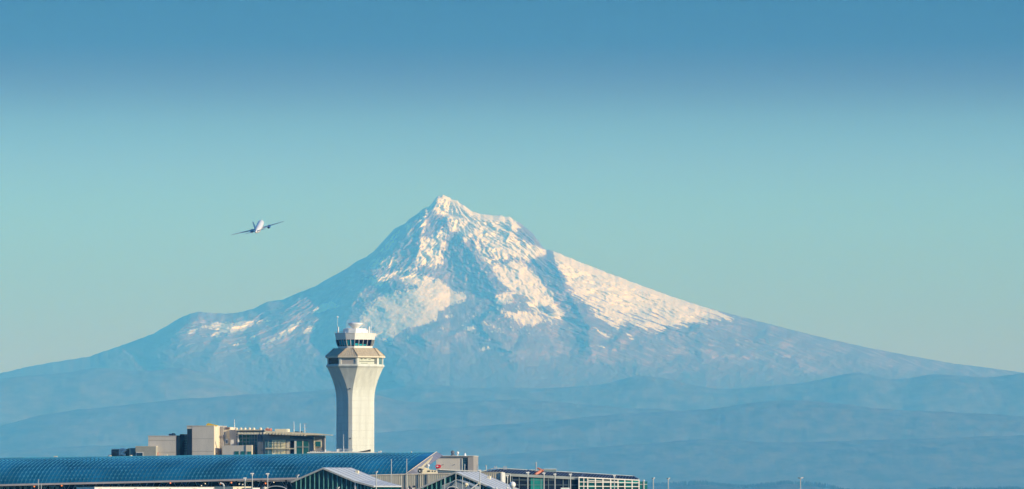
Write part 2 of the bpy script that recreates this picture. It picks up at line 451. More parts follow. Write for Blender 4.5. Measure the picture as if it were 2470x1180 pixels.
def hills(name, D, pts, seed, w=2600, rough=13.0, nu=1100, nv=80, label=None, x0=-400, x1=2870):
    hx, hy = np.array(pts, float).T
    uu = np.linspace(x0, x1, nu)
    # smooth the hand-read skyline, then roughen it like a tree-covered crest
    prof = np.interp(uu, hx, hy)
    kern = np.hanning(31); kern /= kern.sum()
    prof = np.convolve(np.pad(prof, 15, mode='edge'), kern, 'valid')
    crest = HC + (HOR - prof) * K * D
    X = (uu - 1235) * K * D
    tt_ = np.linspace(-1, 1, nv)
    yy = D + w * np.sign(tt_) * np.abs(tt_) ** 1.4
    XX, YY = np.meshgrid(X, yy)
    q = np.abs(YY - D) / w
    shape = np.where(q < 1, (np.cos(q * np.pi) * .5 + .5), 0)
    n1 = .7 * fbm(XX / 1900, YY / 1500, 5, seed, .5) + .5 * (ridged(XX / 1500 + YY / 4000, YY / 2600, 4, seed + 5) - .5)
    n2 = fbm(XX / 160, YY / 160, 4, seed + 9, .6)
    Z = crest[None, :] * shape * (1 + .30 * n1 * np.clip(q * 1.6 + .06, 0, 1)) + n2 * rough * shape * (1 + 2 * q)
    Z = np.maximum(Z, -.4)
    o = grid_mesh(name, XX, YY, Z, FOREST, flip=True)
    tagset(o, label, kind='structure')
    return o
hills('hills', 64500, [(-400, 960), (0, 913), (60, 905), (120, 902), (200, 892), (240, 886), (300, 894), (350, 899), (400, 891), (440, 887), (480, 896), (530, 915),
      (570, 934), (620, 952), (760, 975), (900, 945), (960, 936), (1020, 925), (1060, 929), (1140, 940), (1210, 935), (1300, 937), (1400, 932), (1480, 922), (1515, 910), (1545, 906),
      (1600, 911), (1650, 924), (1700, 934), (1745, 941), (1800, 936), (1850, 933), (1920, 928), (2000, 912), (2040, 901), (2070, 899), (2110, 906), (2145, 918), (2180, 915),
      (2240, 904), (2300, 905), (2380, 913), (2470, 900), (2870, 910)], 201, w=2600, label='farthest rank of wooded foothills below the snowy peak')
hills('hills', 58000, [(-400, 1060), (0, 1030), (60, 1008), (160, 990), (300, 976), (400, 966), (500, 962), (600, 951), (700, 945), (800, 938), (850, 936), (900, 950), (950, 965), (1000, 972),
      (1080, 971), (1160, 966), (1240, 963), (1320, 966), (1400, 974), (1500, 983), (1650, 992), (1900, 1000), (2470, 1005), (2870, 1010)], 221, w=2400,
      label='long low wooded ridge crossing the middle of the view behind the tower')
hills('hills', 54000, [(-400, 1130), (0, 1090), (200, 1075), (500, 1068), (800, 1050), (1000, 1040), (1300, 1018), (1500, 998), (1640, 990), (1720, 986), (1780, 976), (1850, 967), (1940, 965), (2030, 974), (2120, 989), (2250, 993),
      (2370, 998), (2470, 1004), (2870, 1010)], 241, w=2300, label='broad nearer wooded ridge highest on the right')
hills('hills', 50000, [(-400, 1150), (0, 1140), (500, 1130), (900, 1120), (1300, 1090), (1500, 1075), (1700, 1060), (1900, 1068), (2200, 1060), (2470, 1050), (2870, 1040)], 261, w=2600,
      label='lowest hill rank just above the far tree line')
hills('hills', 36500, [(-400, 1178), (1500, 1176), (1560, 1172), (1700, 1168), (1800, 1176), (1900, 1166), (1960, 1172), (2050, 1185), (2200, 1188), (2360, 1182), (2470, 1180), (2870, 1180)], 281, w=900, nv=30, rough=3.0,
      label='wooded rise carrying the far tree line at the bottom right')

# far conifers on the rise: one mass
def treeline():
    rnd = random.Random(5)
    verts, faces = [], []
    hx = [-400, 1500, 1560, 1700, 1800, 1900, 1960, 2050, 2200, 2360, 2470, 2870]
    hy = [1178, 1176, 1172, 1168, 1176, 1166, 1172, 1185, 1188, 1182, 1180, 1180]
    for i in range(1700):
        D = 36500 + rnd.uniform(-300, 300)
        pxx = rnd.uniform(1480, 2520)
        base = HC + (HOR - np.interp(pxx, hx, hy)) * K * 36500 - 6
        clump = .5 + .5 * math.sin(pxx * .031) * math.sin(pxx * .0113 + 1)
        h = rnd.uniform(12, 20) + 14 * clump * rnd.random()
        r = h * rnd.uniform(.17, .26)
        x = (pxx - 1235) * K * D
        i0 = len(verts); n = 6
        for lv, (zf, rf) in enumerate(((.12, 1), (.35, .62), (.38, .8), (.62, .38), (.66, .5), (.97, .06))):
            for a in range(n):
                an = a * 2 * math.pi / n + lv * .5
                rr = r * rf * rnd.uniform(.75, 1.2)
                verts.append((x + rr * math.cos(an), D + rr * math.sin(an), base + h * zf))
        for lv in range(5):
            for a in range(n):
                p0 = i0 + lv * n + a; p1 = i0 + lv * n + (a + 1) % n
                faces.append((p0, p1, p1 + n, p0 + n))
    fm = mat('conifer green', (.03, .05, .03), .95, 0, .3, .05, spec=.1)
    o = link_mesh('treeline', verts, faces, fm)
    tagset(o, 'far off dark wood with a ragged conifer skyline', kind='stuff')
treeline()
# ------------------------------------------------------------------ building kit
class MB:
    def __init__(s): s.v = []; s.f = []; s.pc = []
    def add(s, vs, fs):
        s.pc.append((vs, fs))
        n = len(s.v); s.v += [tuple(q) for q in vs]; s.f += [tuple(i + n for i in q) for q in fs]; return s
    def hexa(s, p):   # 8 points: bottom ring 0-3, top ring 4-7
        return s.add(p, [(3, 2, 1, 0), (4, 5, 6, 7), (0, 1, 5, 4), (1, 2, 6, 5), (2, 3, 7, 6), (3, 0, 4, 7)])
    def box(s, x0, x1, y0, y1, z0, z1):
        x0, x1 = sorted((x0, x1)); y0, y1 = sorted((y0, y1)); z0, z1 = sorted((z0, z1))
        return s.hexa([(x0, y0, z0), (x1, y0, z0), (x1, y1, z0), (x0, y1, z0), (x0, y0, z1), (x1, y0, z1), (x1, y1, z1), (x0, y1, z1)])
    def slab(s, pts, y0, y1):     # polygon in x-z (counter-clockwise seen from the front) pushed from y0 back to y1
        n = len(pts)
        vs = [(x, y0, z) for x, z in pts] + [(x, y1, z) for x, z in pts]
        return s.add(vs, [tuple(range(n)), tuple(range(2 * n - 1, n - 1, -1))] + [((i + 1) % n, i, i + n, (i + 1) % n + n) for i in range(n)])
    def tube(s, a, b, r, r2=None, n=6):
        a = Vector(a); b = Vector(b); r2 = r if r2 is None else r2
        d = (b - a).normalized(); u_ = d.orthogonal().normalized(); w_ = d.cross(u_)
        vs = []
        for p, q in ((a, r), (b, r2)):
            for i in range(n):
                an = 2 * math.pi * i / n
                vs.append(p + u_ * q * math.cos(an) + w_ * q * math.sin(an))
        return s.add(vs, [(i, (i + 1) % n, (i + 1) % n + n, i + n) for i in range(n)] + [tuple(range(n - 1, -1, -1)), tuple(range(n, 2 * n))])
    def beam(s, a, b, w, h=None):     # square section bar
        return s.tube(a, b, w * .707, n=4)
    def lathe(s, c, prof, n=20):
        vs = []; fs = []
        for r, z in prof:
            for i in range(n):
                an = 2 * math.pi * i / n
                vs.append((c[0] + r * math.cos(an), c[1] + r * math.sin(an), c[2] + z))
        for k in range(len(prof) - 1):
            for i in range(n):
                j = (i + 1) % n
                fs.append((k * n + i, k * n + j, (k + 1) * n + j, (k + 1) * n + i))
        fs.append(tuple(range(n - 1, -1, -1))); fs.append(tuple(range((len(prof) - 1) * n, len(prof) * n)))
        return s.add(vs, fs)
    def ball(s, c, r, n=14, sz=1.0):
        return s.lathe(c, [(max(.02, r * math.cos(a)), r * sz * math.sin(a)) for a in [(-.5 + i / 8) * math.pi for i in range(9)]], n)

class Thing:
    def __init__(s, name, label, cat, px, D, beta=0.0, group=None):
        s.c, s.s, s.D = math.cos(R(beta)), math.sin(R(beta)), D
        s.ox = (px - 1235) * K * D
        e = bpy.data.objects.new(name, None); COL.objects.link(e)
        e.empty_display_size = 2
        e.location = (s.ox, D, 0); e.rotation_euler = (0, 0, -R(beta))
        tagset(e, label, cat, group); s.e = e
    def x(s, px, y=0.0):
        t = (px - 1235) * K
        return (t * s.D + t * y * s.c - s.ox - y * s.s) / (s.c + t * s.s)
    def z(s, py, x=0.0, y=0.0):
        return HC + (HOR - py) * K * (s.D - x * s.s + y * s.c)
    def p(s, px, py, y=0.0):
        x = s.x(px, y); return (x, y, s.z(py, x, y))
    def part(s, name, mb, m, parent=None, label=None, smooth=False):
        o = link_mesh(name, mb.v, mb.f, m, parent or s.e, smooth=smooth)
        if label: o['label'] = label
        return o
    def each(s, name, mb, m, parent=None, smooth=False):
        for vs, fs in mb.pc: link_mesh(name, vs, fs, m, parent or s.e, smooth=smooth)
    def face(s, mb, px0, px1, py0, py1, y0, y1, ground=False):
        """box whose front (at local depth y0) fills the photo rectangle; ground: reaches down to the ground"""
        xa_, xb_ = s.x(px0, y0), s.x(px1, y0); xm = (xa_ + xb_) / 2
        return mb.box(xa_, xb_, y0, y1, 0.0 if ground else s.z(py1, xm, y0), s.z(py0, xm, y0))

# materials
CONC = mat('pale tower concrete', (.70, .70, .63), .85, var=.11, scale=.75, streak=12)
CONC2 = mat('weathered precast panel', (.62, .57, .51), .9, var=.07, scale=.4, streak=3)
WARM = mat('warm sunlit-toned precast panel', (.80, .69, .52), .9, var=.07, scale=.4, streak=3)  # also paints sunlight on office walls that face the sun
GREYW = mat('grey metal wall panel', (.36, .33, .31), .6, var=.08, scale=.5, streak=4)
DARKW = mat('dark slate cladding', (.13, .15, .18), .5, var=.12, scale=.5)
SKIRT = mat('brown ribbed roof panels', (.52, .42, .29), .8, var=.16, scale=1.6, streak=6)
WHITE = mat('white painted metal', (.82, .80, .76), .5, var=.05, scale=.8)
CREAM = mat('cream painted metal', (.80, .70, .50), .55, var=.08, scale=1.0)
STEEL = mat('galvanised steel', (.50, .53, .55), .45, metal=.3, var=.08, scale=1.5)
DARKS = mat('dark steel', (.03, .035, .045), .6, var=.2, scale=1.2)
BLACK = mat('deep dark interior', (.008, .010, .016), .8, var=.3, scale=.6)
YELLOW = mat('yellow painted metal', (.80, .55, .02), .5, var=.1, scale=1.2)
REDP = mat('red sign face', (.80, .02, .03), .4, var=.06, scale=1.2)
PINK = mat('faded red oxide paint', (.62, .22, .13), .7, var=.15, scale=1.2)
SEAM = mat('grey standing seam roof', (.62, .64, .66), .5, metal=.0, var=.08, scale=.8)
CORR = mat('stained ribbed concrete wall', (.50, .48, .42), .9, var=.16, scale=1.1, streak=12)
def glass(name, col, rough=.12, var=.25, scale=.45, metal=0.0, spec=.6):
    m = mat(name, col, rough, var=var, scale=scale, spec=spec, metal=metal)
    return m
GTEAL = glass('teal window glass', (.010, .14, .15))
GBLUE = glass('deep blue window glass', (.012, .055, .12))
GDARK = glass('near black glass', (.004, .008, .026), .25, spec=.2)
GPALE = glass('pale reflective glass', (.10, .22, .26), .2)
GCREAM = mat('cream curtain wall panel', (.92, .80, .50), .5, var=.12, scale=.9)  # even cream tone of the wing's curtain wall
GREENG = glass('green tinted concourse glass', (.002, .045, .055), .2, var=.6, scale=.35, spec=.35)
VAULT = glass('blue green vault glazing', (.012, .14, .27), .22, var=.55, scale=.07, spec=.35)
BAR = mat('pale vault glazing bars', (.03, .20, .32), .5, var=.45, scale=.10)
PANEL = mat('navy solar panel', (.004, .006, .035), .6, var=.3, scale=.5, spec=.12)

def emis(name, col, st):
    m, t_, b_ = node_mat(name)
    b_.inputs['Base Color'].default_value = (*col, 1)
    b_.inputs['Emission Color'].default_value = (*col, 1)
    b_.inputs['Emission Strength'].default_value = st
    return m
ORANGE = emis('orange lamp', (1.0, .25, .06), .9)
PALELAMP = emis('pale lamp', (1.0, .85, .6), .7)

# ------------------------------------------------------------------ control tower
def control_tower():
    T = Thing('control_tower', 'pale concrete airport control tower flaring to an eight sided top with a blue glass cab', 'control tower', 857, 2500, -31)
    m = K * 2500
    def ring(w, h, py):
        a = w / 2 + h / math.sqrt(2); w2 = w / 2; z = HC + (HOR - py) * m if py is not None else 0
        return [(x * m, y * m, z) for x, y in ((w2, -a), (a, -w2), (a, w2), (w2, a), (-w2, a), (-a, w2), (-a, -w2), (-w2, -a))]
    def loft(mb, rings, cap0=True, cap1=True):
        vs = [p for r_ in rings for p in r_]; fs = []
        for k in range(len(rings) - 1):
            for i in range(8):
                j = (i + 1) % 8; fs.append((k * 8 + i, k * 8 + j, k * 8 + 8 + j, k * 8 + 8 + i))
        if cap0: fs.append(tuple(range(7, -1, -1)))
        if cap1: fs.append(tuple(range(len(rings) * 8 - 8, len(rings) * 8)))
        mb.add(vs, fs)
    prof = [(58, 9.8, None), (58, 9.8, 968), (58, 10.3, 958), (58, 11.6, 950), (58, 13.6, 942), (58, 16.5, 934), (57.8, 20.4, 926), (57.6, 25.4, 917), (57.5, 30.5, 909), (57.5, 36.5, 900), (57.5, 41, 893.5), (58, 45.3, 887.5)]
    shaft = MB(); loft(shaft, [ring(*r_) for r_ in prof]); sh = T.part('shaft', shaft, CONC)
    # form joints round the shaft and small vent holes
    j = MB()
    for py in (967, 985, 1003, 1021, 1039, 1057, 1075):
        loft(j, [ring(58.15, 9.85, py + .22), ring(58.15, 9.85, py - .22)])
    T.each('form_joint', j, mat('form joint grey', (.52, .50, .43), .9), sh)
    vv = MB(); a = 58 / 2 + 9.8 / math.sqrt(2)
    cx, cy = -(58 / 2 + 3.45), -(a - 3.45)
    for py in (938.5, 1058):
        q = 0 if py > 968 else 2.4
        vv.ball(((cx - q) * m, (cy - q) * m, HC + (HOR - py) * m), .22)
    T.each('vent_hole', vv, BLACK, sh)
    base = MB()     # dark loading opening low on the bright face
    zb, zt = HC + (HOR - 1092) * m, HC + (HOR - 1084) * m
    ya = -a * m
    base.slab([(-25 * m, zb), (22 * m, zb + .3), (22 * m, zt), (10 * m, zt - .35)], ya - .03, ya + .3)
    T.part('low_opening', base, BLACK, sh)
    collar = MB(); loft(collar, [ring(58.5, 45.5, 887.4), ring(60, 48, 884.5), ring(60, 48, 881.5), ring(59, 46, 879.6)])
    T.part('collar', collar, CONC)
    # window storey: core, piers at the eight corners, glazing and sill
    core = MB(); loft(core, [ring(54, 41.5, 879.8), ring(54, 41.5, 864)]); st = T.part('window_storey', core, DARKS)
    rr = ring(58.5, 45, 879.5); zt = HC + (HOR - 864) * m; zb = rr[0][2]
    piers = MB()
    for i in range(8):
        p = Vector(rr[i]); n_ = Vector((p.x, p.y, 0)).normalized()
        for q in (i - 1, (i + 1) % 8):
            e_ = (Vector(rr[q]) - p); e_.z = 0; e_.normalize()
            w_ = 4.4 * m; inn = -n_ * 1.6 * m
            piers.hexa([p, p + e_ * w_, p + e_ * w_ + inn, p + inn, p + Vector((0, 0, zt - zb)), p + e_ * w_ + Vector((0, 0, zt - zb)), p + e_ * w_ + inn + Vector((0, 0, zt - zb)), p + inn + Vector((0, 0, zt - zb))])
    T.each('corner_pier', piers, CONC, st)
    rg = ring(57, 43.6, 879.5)
    for i in range(8):
        p, q = Vector(rg[i]), Vector(rg[(i + 1) % 8])
        e_ = (q - p); L_ = e_.length; e_.normalize(); nn = Vector((e_.y, -e_.x, 0))
        a0, a1 = p + e_ * L_ * .09, q - e_ * L_ * .09
        wmb = MB()
        up_ = Vector((0, 0, zt - zb))
        wmb.hexa([a0, a1, a1 - nn * .2, a0 - nn * .2, a0 + up_, a1 + up_, a1 - nn * .2 + up_, a0 - nn * .2 + up_])
        wmat = {6: mat('lowered grey blinds', (.50, .46, .42), .7, var=.05), 7: mat('pale office blinds', (.58, .60, .50), .6, var=.08)}.get(i, GDARK if i in (4, 5) else GPALE)  # left faces get near-black glass to paint the shaded side
        wo_ = T.part('window', wmb, wmat, st)
        if i == 7:           # papers and desks seen behind the long window as pale horizontal clutter
            bm_ = MB()
            for (f0, f1, h0, h1) in ((.90, .99, .06, .94), (.02, .90, .38, .47), (.08, .2, .74, .9), (.3, .44, .78, .9), (.55, .68, .70, .8), (.72, .90, .80, .94), (.1, .5, .10, .16)):
                b0 = a0 + (a1 - a0) * f0 + nn * .03; b1 = a0 + (a1 - a0) * f1 + nn * .03
                u0 = Vector((0, 0, (zt - zb) * h0)); u1 = Vector((0, 0, (zt - zb) * h1))
                bm_.hexa([b0 + u0, b1 + u0, b1 + u0 - nn * .02, b0 + u0 - nn * .02, b0 + u1, b1 + u1, b1 + u1 - nn * .02, b0 + u1 - nn * .02])
            T.part('blind', bm_, mat('dark gaps between blinds', (.05, .07, .07), .4), wo_)
    eave = MB(); loft(eave, [ring(59.5, 47, 864.4), ring(61, 50, 863.4), ring(61, 50, 860)])
    T.part('eave', eave, WARM)
    roof = MB(); loft(roof, [ring(60.5, 49.5, 859.9), ring(59, 16.5, 840.5), ring(50, 14, 840)])
    rf = T.part('skirt_roof', roof, SKIRT)
    ribs = MB()
    r0, r1 = ring(60.5, 49.5, 860), ring(59, 16.5, 840.5)
    for i in range(8):
        A0, A1 = Vector(r0[i]), Vector(r0[(i + 1) % 8]); B0, B1 = Vector(r1[i]), Vector(r1[(i + 1) % 8])
        for k_ in range(0, 9):
            f_ = k_ / 8
            ribs.tube(A0.lerp(A1, f_), B0.lerp(B1, f_), .09 if k_ % 8 else .2, n=4)
    T.part('roof_rib', ribs, mat('rib brown', (.60, .50, .36), .8, var=.1), rf)
    cb = MB(); loft(cb, [ring(44.5, 17, 842), ring(45.5, 18, 835.4)]); T.part('cab_base', cb, WHITE)
    cg = MB(); loft(cg, [ring(44.8, 17.4, 835.3), ring(48.2, 20.8, 820)]); g = T.part('cab_glass', cg, GDARK)
    # teal lower-left panes of the cab and pale mullions
    r0, r1 = ring(45.3, 17.9, 835.3), ring(48.7, 21.3, 820)
    mul, pane = MB(), MB()
    for i, nseg in zip(range(8), (2, 4, 2, 4, 2, 4, 2, 4)):
        A0, A1 = Vector(r0[i]), Vector(r0[(i + 1) % 8]); B0, B1 = Vector(r1[i]), Vector(r1[(i + 1) % 8])
        for k_ in range(nseg + 1):
            f_ = k_ / nseg
            mul.tube(A0.lerp(A1, f_), B0.lerp(B1, f_), .13 if k_ % nseg else .2, n=4)
    T.part('mullion', mul, STEEL, g)
    for i, k0, k1, lo, hi in ((5, .27, .48, .15, .85), (5, .54, .74, .1, .9), (5, .79, .96, .1, .8), (6, .10, .46, .12, .9), (6, .54, .92, .12, .9), (7, .03, .22, 0.05, .4), (7, .28, .46, .05, .3), (7, .53, .7, .05, .25)):
        A0, A1 = Vector(r0[i]), Vector(r0[(i + 1) % 8]); B0, B1 = Vector(r1[i]), Vector(r1[(i + 1) % 8])
        q00 = A0.lerp(A1, k0); q01 = A0.lerp(A1, k1); q10 = B0.lerp(B1, k0); q11 = B0.lerp(B1, k1)
        c0, c1, c2, c3 = q00.lerp(q10, lo), q01.lerp(q11, lo), q01.lerp(q11, hi), q00.lerp(q10, hi)
        nn = (c1 - c0).cross(c3 - c0).normalized() * -.15
        pane.hexa([c0, c1, c1 + nn, c0 + nn, c3, c2, c2 + nn, c3 + nn])
    T.each('cab_pane', pane, mat('teal cab pane', (.02, .36, .44), .2, var=.2), g)
    fc = MB(); loft(fc, [ring(48.8, 21.4, 820), ring(50.6, 24.4, 805), ring(51.4, 24.8, 804.6), ring(51.4, 24.8, 803.6)]); T.part('cab_fascia', fc, WHITE)
    rb = MB(); loft(rb, [ring(27, 19, 803.7), ring(26, 18, 793)]); T.part('roof_box', rb, WHITE)
    eq = MB()
    z0e = HC + (HOR - 803.6) * m
    for (x_, y_, w_, h_) in ((20, -20, 2.2, 7), (12, -24, 1.6, 5), (-24, -12, 1.6, 6), (-20, 18, 2, 8), (22, 6, 2.4, 9), (4, -27, 1.2, 4)):
        eq.box((x_ - w_) * m, (x_ + w_) * m, (y_ - w_) * m, (y_ + w_) * m, z0e, z0e + h_ * m)
    T.each('roof_unit', eq, WHITE)
    rd = MB(); zr = HC + (HOR - 793.1) * m
    rd.lathe((-1 * m, -2 * m, zr), [(7 * m, 0), (9 * m, 3 * m), (13 * m, 6 * m), (17.5 * m, 10.5 * m), (18 * m, 12 * m), (15 * m, 14 * m), (8 * m, 15.2 * m), (.2, 15.4 * m)], 24)
    T.part('radome', rd, WHITE, smooth=True)
    rl = MB(); ra = ring(50, 24, 800.5); rb2 = ring(50, 24, 803.6)
    for i in range(8):
        rl.tube(ra[i], ra[(i + 1) % 8], .05, n=4); rl.tube(rb2[i], ra[i], .05, n=4)
    T.part('railing', rl, STEEL)
    for (px_, top, bot, r_, bl) in ((814.3, 766, 803.5, .055, 1), (816, 789, 803.5, .24, 0), (883, 793, 803.5, .16, 0), (890.5, 788, 803.5, .28, 0), (895, 775, 803.5, .09, 0), (887, 798, 803.5, .16, 0)):
        am = MB()
        # antennas stand round the rim of the cab roof: put them on the camera-facing half
        wx_ = (px_ - 857) * m
        c_, s_ = math.cos(R(31)), math.sin(R(31))
        yy_ = -1.0
        lx, ly = wx_ * c_ + yy_ * s_, -wx_ * s_ + yy_ * c_
        am.tube((lx, ly, HC + (HOR - bot) * m), (lx, ly, HC + (HOR - top) * m), r_, n=6)
        if bl: am.ball((lx, ly, HC + (HOR - top + 1) * m), .3)
        T.part('antenna', am, WHITE)
control_tower()

# ------------------------------------------------------------------ office building left of the tower
def office():
    T = Thing('office_building', 'stepped grey office block with a thin winged roof left of the control tower', 'building', 515, 2560, 12)
    m = K * 2560
    dep = 18.0
    # tall block
    w = MB(); T.face(w, 463.5, 515, 1028, 0, 0, dep, ground=True); blk = T.part('tall_block', w, CONC2)
    cap = MB(); cap.box(T.x(450, -.12), T.x(515, -.12) + .12, -.12, dep, T.z(1028) + .01, T.z(1026.6)); T.part('parapet', cap, CONC2, blk)
    jn = MB()
    for py in (1058.6, 1089):
        T.face(jn, 463.6, 514.9, py - .35, py + .35, -.03, .05)
    T.each('panel_joint', jn, mat('joint grey', (.30, .27, .24), .9), blk)
    rec = MB(); T.face(rec, 451.5, 463.4, 1034.5, 0, .8, 8, ground=True); gl = T.part('corner_glass', rec, GBLUE, blk)
    up_ = MB(); T.face(up_, 450.8, 463.4, 1028.02, 1034.4, .1, 8); T.part('wall_over_glass', up_, CONC2, blk)
    # return wall right of the tall block, sunlight painted by warmer panels
    sd_ = MB()
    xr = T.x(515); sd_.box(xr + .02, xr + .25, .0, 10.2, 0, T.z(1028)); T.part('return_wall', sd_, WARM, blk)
    # slim recess, then the stair block with a square window and a white door
    xs = xr + .1
    st = MB(); T.face(st, 539, 553.5, 1030.5, 0, 8.5, 18, ground=True); stair = T.part('stair_block', st, WARM)  # warmer panel colour paints this block as sunlit
    cp = MB(); T.face(cp, 543.5, 554, 1031, 1035.5, 8.2, 8.49); T.part('dark_cap', cp, mat('brown coping', (.16, .11, .10), .7), stair)
    c1 = MB(); T.face(c1, 531, 538.6, 1029, 0, 7.4, 12, ground=True); T.part('recess_panel', c1, GREYW, stair)
    w1 = MB(); T.face(w1, 542.5, 550.5, 1059.5, 1071.5, 8.3, 8.48); fr = T.part('window_frame', w1, WHITE, stair)
    w2 = MB(); T.face(w2, 544.3, 548.8, 1061.5, 1069, 8.2, 8.29); T.part('window_pane', w2, DARKW, stair)
    g2 = MB(); T.face(g2, 553.8, 572, 1037, 0, 7.6, 18, ground=True); gw = T.part('grey_block', g2, CONC2)
    dr = MB(); T.face(dr, 556.3, 564, 1061, 1074, 7.4, 7.58); T.part('white_door', dr, WHITE, gw)
    ed = MB()
    for py in range(1048, 1074, 4): T.face(ed, 569.5, 572.5, py, py + 1.6, 7.3, 7.58)
    T.each('ladder_rung', ed, DARKW, gw)
    pl = MB(); T.face(pl, 573, 575.4, 1041, 0, 7.0, 9, ground=True); T.part('white_column', pl, WHITE)
    # glazed hall
    gh = MB(); T.face(gh, 575.6, 621, 1048.5, 0, 8.0, 18, ground=True); hall = T.part('glazed_hall', gh, GPALE)
    tg = MB(); T.face(tg, 576.5, 606.5, 1049, 1073, 7.8, 7.98); T.part('teal_glazing', tg, GTEAL, hall)
    mu = MB()
    for px_ in (585, 594, 603, 607, 614, 620.5): T.face(mu, px_ - .4, px_ + .4, 1049, 1093, 7.7, 7.79)
    for py in (1057, 1066, 1078): T.face(mu, 576, 621, py - .35, py + .35, 7.6, 7.69)
    T.part('mullion', mu, STEEL, hall)
    # entrance block in front
    lb = MB(); T.face(lb, 536, 593, 1074.5, 0, .5, 5.5, ground=True); low = T.part('entrance_block', lb, CONC2)
    lr = MB(); T.face(lr, 593.1, 607.5, 1074, 0, .2, 4.5, ground=True); T.part('painted_lit_face', lr, WARM, low)  # warmer colour paints the sun on the block's right face
    lw = MB()
    for a_, b_ in ((566, 576), (581.5, 590)): T.face(lw, a_, b_, 1088.5, 1099, .35, .48)
    T.face(lw, 597, 606, 1089, 1099, .05, .18)
    T.each('window', lw, GTEAL, low)
    # right wing
    y_ = 1.0
    wg = MB()
    xa_, xb_ = T.x(621.2, y_), T.x(782, y_)
    wg.slab([(xa_, 0), (xb_, 0), (xb_, T.z(1051.5, xb_, y_)), (xa_, T.z(1047, xa_, y_))], y_, y_ + 2.2); wg.slab([(xa_, 0), (T.x(738, y_), 0), (T.x(738, y_), T.z(1050.5)), (xa_, T.z(1047, xa_, y_))], y_ + 2.21, 12); wing = T.part('wing', wg, GREYW)
    dk = MB(); T.face(dk, 621.5, 633, 1048, 1100, y_ - .25, y_ - .01); T.part('slate_panel', dk, DARKW, wing)
    db = MB()
    xa_, xb_ = T.x(700, y_ - .2), T.x(757, y_ - .2)
    db.slab([(xa_, T.z(1058, xa_, y_)), (xb_, T.z(1059.5, xb_, y_)), (xb_, T.z(1051.5, xb_, y_)), (xa_, T.z(1050, xa_, y_))], y_ - .2, y_ - .01)
    T.part('blue_spandrel', db, mat('blue grey spandrel', (.08, .14, .21), .5), wing)
    def win(px0, px1, py0, py1, mt_, frame=None, name='window', bars=(), rows=()):
        f_ = MB()
        if frame:
            T.face(f_, px0 - 1.6, px1 + 1.6, py0 - 1.6, py1 + 1.6, y_ - .35, y_ - .012)
            fo = T.part('window_frame', f_, frame, wing)
            g_ = MB(); T.face(g_, px0, px1, py0, py1, y_ - .45, y_ - .36); go = T.part('pane', g_, mt_, fo)
        else:
            T.face(f_, px0, px1, py0, py1, y_ - .3, y_ - .012); go = T.part(name, f_, mt_, wing)
        if bars or rows:
            b_ = MB()
            for q in bars: T.face(b_, q - .35, q + .35, py0, py1, y_ - .55, y_ - .46)
            for q in rows: T.face(b_, px0, px1, q - .35, q + .35, y_ - .65, y_ - .56)
            T.part('glazing_bar', b_, STEEL, go)
    win(639, 655.5, 1061, 1100, GPALE, bars=(647,), rows=(1080,))
    win(656.2, 688.5, 1061, 1100, GCREAM, bars=(664, 672, 680), rows=(1068, 1075, 1082.5, 1088))
    win(691, 698, 1063, 1100, WARM, rows=(1080,))
    win(701, 709, 1063, 1079.5, GDARK); win(701, 709, 1085, 1100, GDARK)
    sill = MB(); T.face(sill, 640, 713, 1081.3, 1083.3, y_ - .9, y_ - .66); T.part('ledge', sill, CREAM, wing)
    ps = MB(); T.face(ps, 709.8, 714.2, 1064, 1100, y_ - .5, y_ - .02); T.part('white_post', ps, WHITE, wing)
    win(715.5, 729, 1063.5, 1100, GTEAL, rows=(1077, 1079.5)); win(731.5, 744, 1063.5, 1100, GTEAL, rows=(1077, 1079.5))
    ps = MB(); T.face(ps, 729.3, 731.2, 1061, 1100, y_ - .4, y_ - .02); T.part('white_post', ps, WARM, wing)
    win(760.5, 773.5, 1065, 1077.5, GTEAL, frame=CREAM)
    ps = MB(); T.face(ps, 756.6, 758.6, 1054.5, 1086, y_ - .6, y_ - .02); T.part('white_post', ps, CREAM, wing)
    ed = MB(); T.face(ed, 779.8, 783, 1051.8, 1100, y_ - .2, y_ - .02); T.part('dark_edge', ed, DARKW, wing)
    # winged roof: thin plate that tapers to a point over the right end
    xs0, xs1, xs2 = T.x(572, -1.5), T.x(640, -1.5), T.x(798, -1.5)
    z0_, z1_ = T.z(1040, xs1, -1.5), T.z(1049.2, xs2, -1.5)
    rf = MB(); rf.slab([(xs1, z0_ - .75), (T.x(700, -1.5), T.z(1047.8, 0, -1.5) - .35), (xs2, z1_ - .12), (xs2, z1_), (T.x(760, -1.5), T.z(1045.8)), (xs1, z0_ + .1)], -1.5, 2)
    rf.slab([(xs1, z0_ - .7), (T.x(745, -1.5), T.z(1048.4)), (T.x(745, -1.5), T.z(1046)), (xs1, z0_ + .08)], 2.01, 11)
    roof = T.part('wing_roof', rf, CREAM)
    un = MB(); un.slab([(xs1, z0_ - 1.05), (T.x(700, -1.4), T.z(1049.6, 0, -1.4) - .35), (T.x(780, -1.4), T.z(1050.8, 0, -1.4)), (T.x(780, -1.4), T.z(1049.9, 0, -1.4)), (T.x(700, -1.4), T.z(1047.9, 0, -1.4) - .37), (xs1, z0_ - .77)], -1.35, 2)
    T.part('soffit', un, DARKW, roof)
    bm_ = MB()
    for i in range(22):
        px_ = 576 + i * 7.6
        q = T.p(px_, np.interp(px_, [576, 640, 780], [1044.5, 1044.5, 1050.2]), -1.6); bm_.box(q[0] - .3, q[0] + .3, -1.72, -1.52, q[2] - .45, q[2] + .22)
    T.each('roof_bracket', bm_, CREAM, roof)
    fl = MB(); T.face(fl, 572.5, 632, 1036.5, 1038.5, 4.5, 14); T.face(fl, 575.5, 632, 1041.5, 1047.5, 5.5, 16); T.part('flat_roof', fl, CREAM, roof)
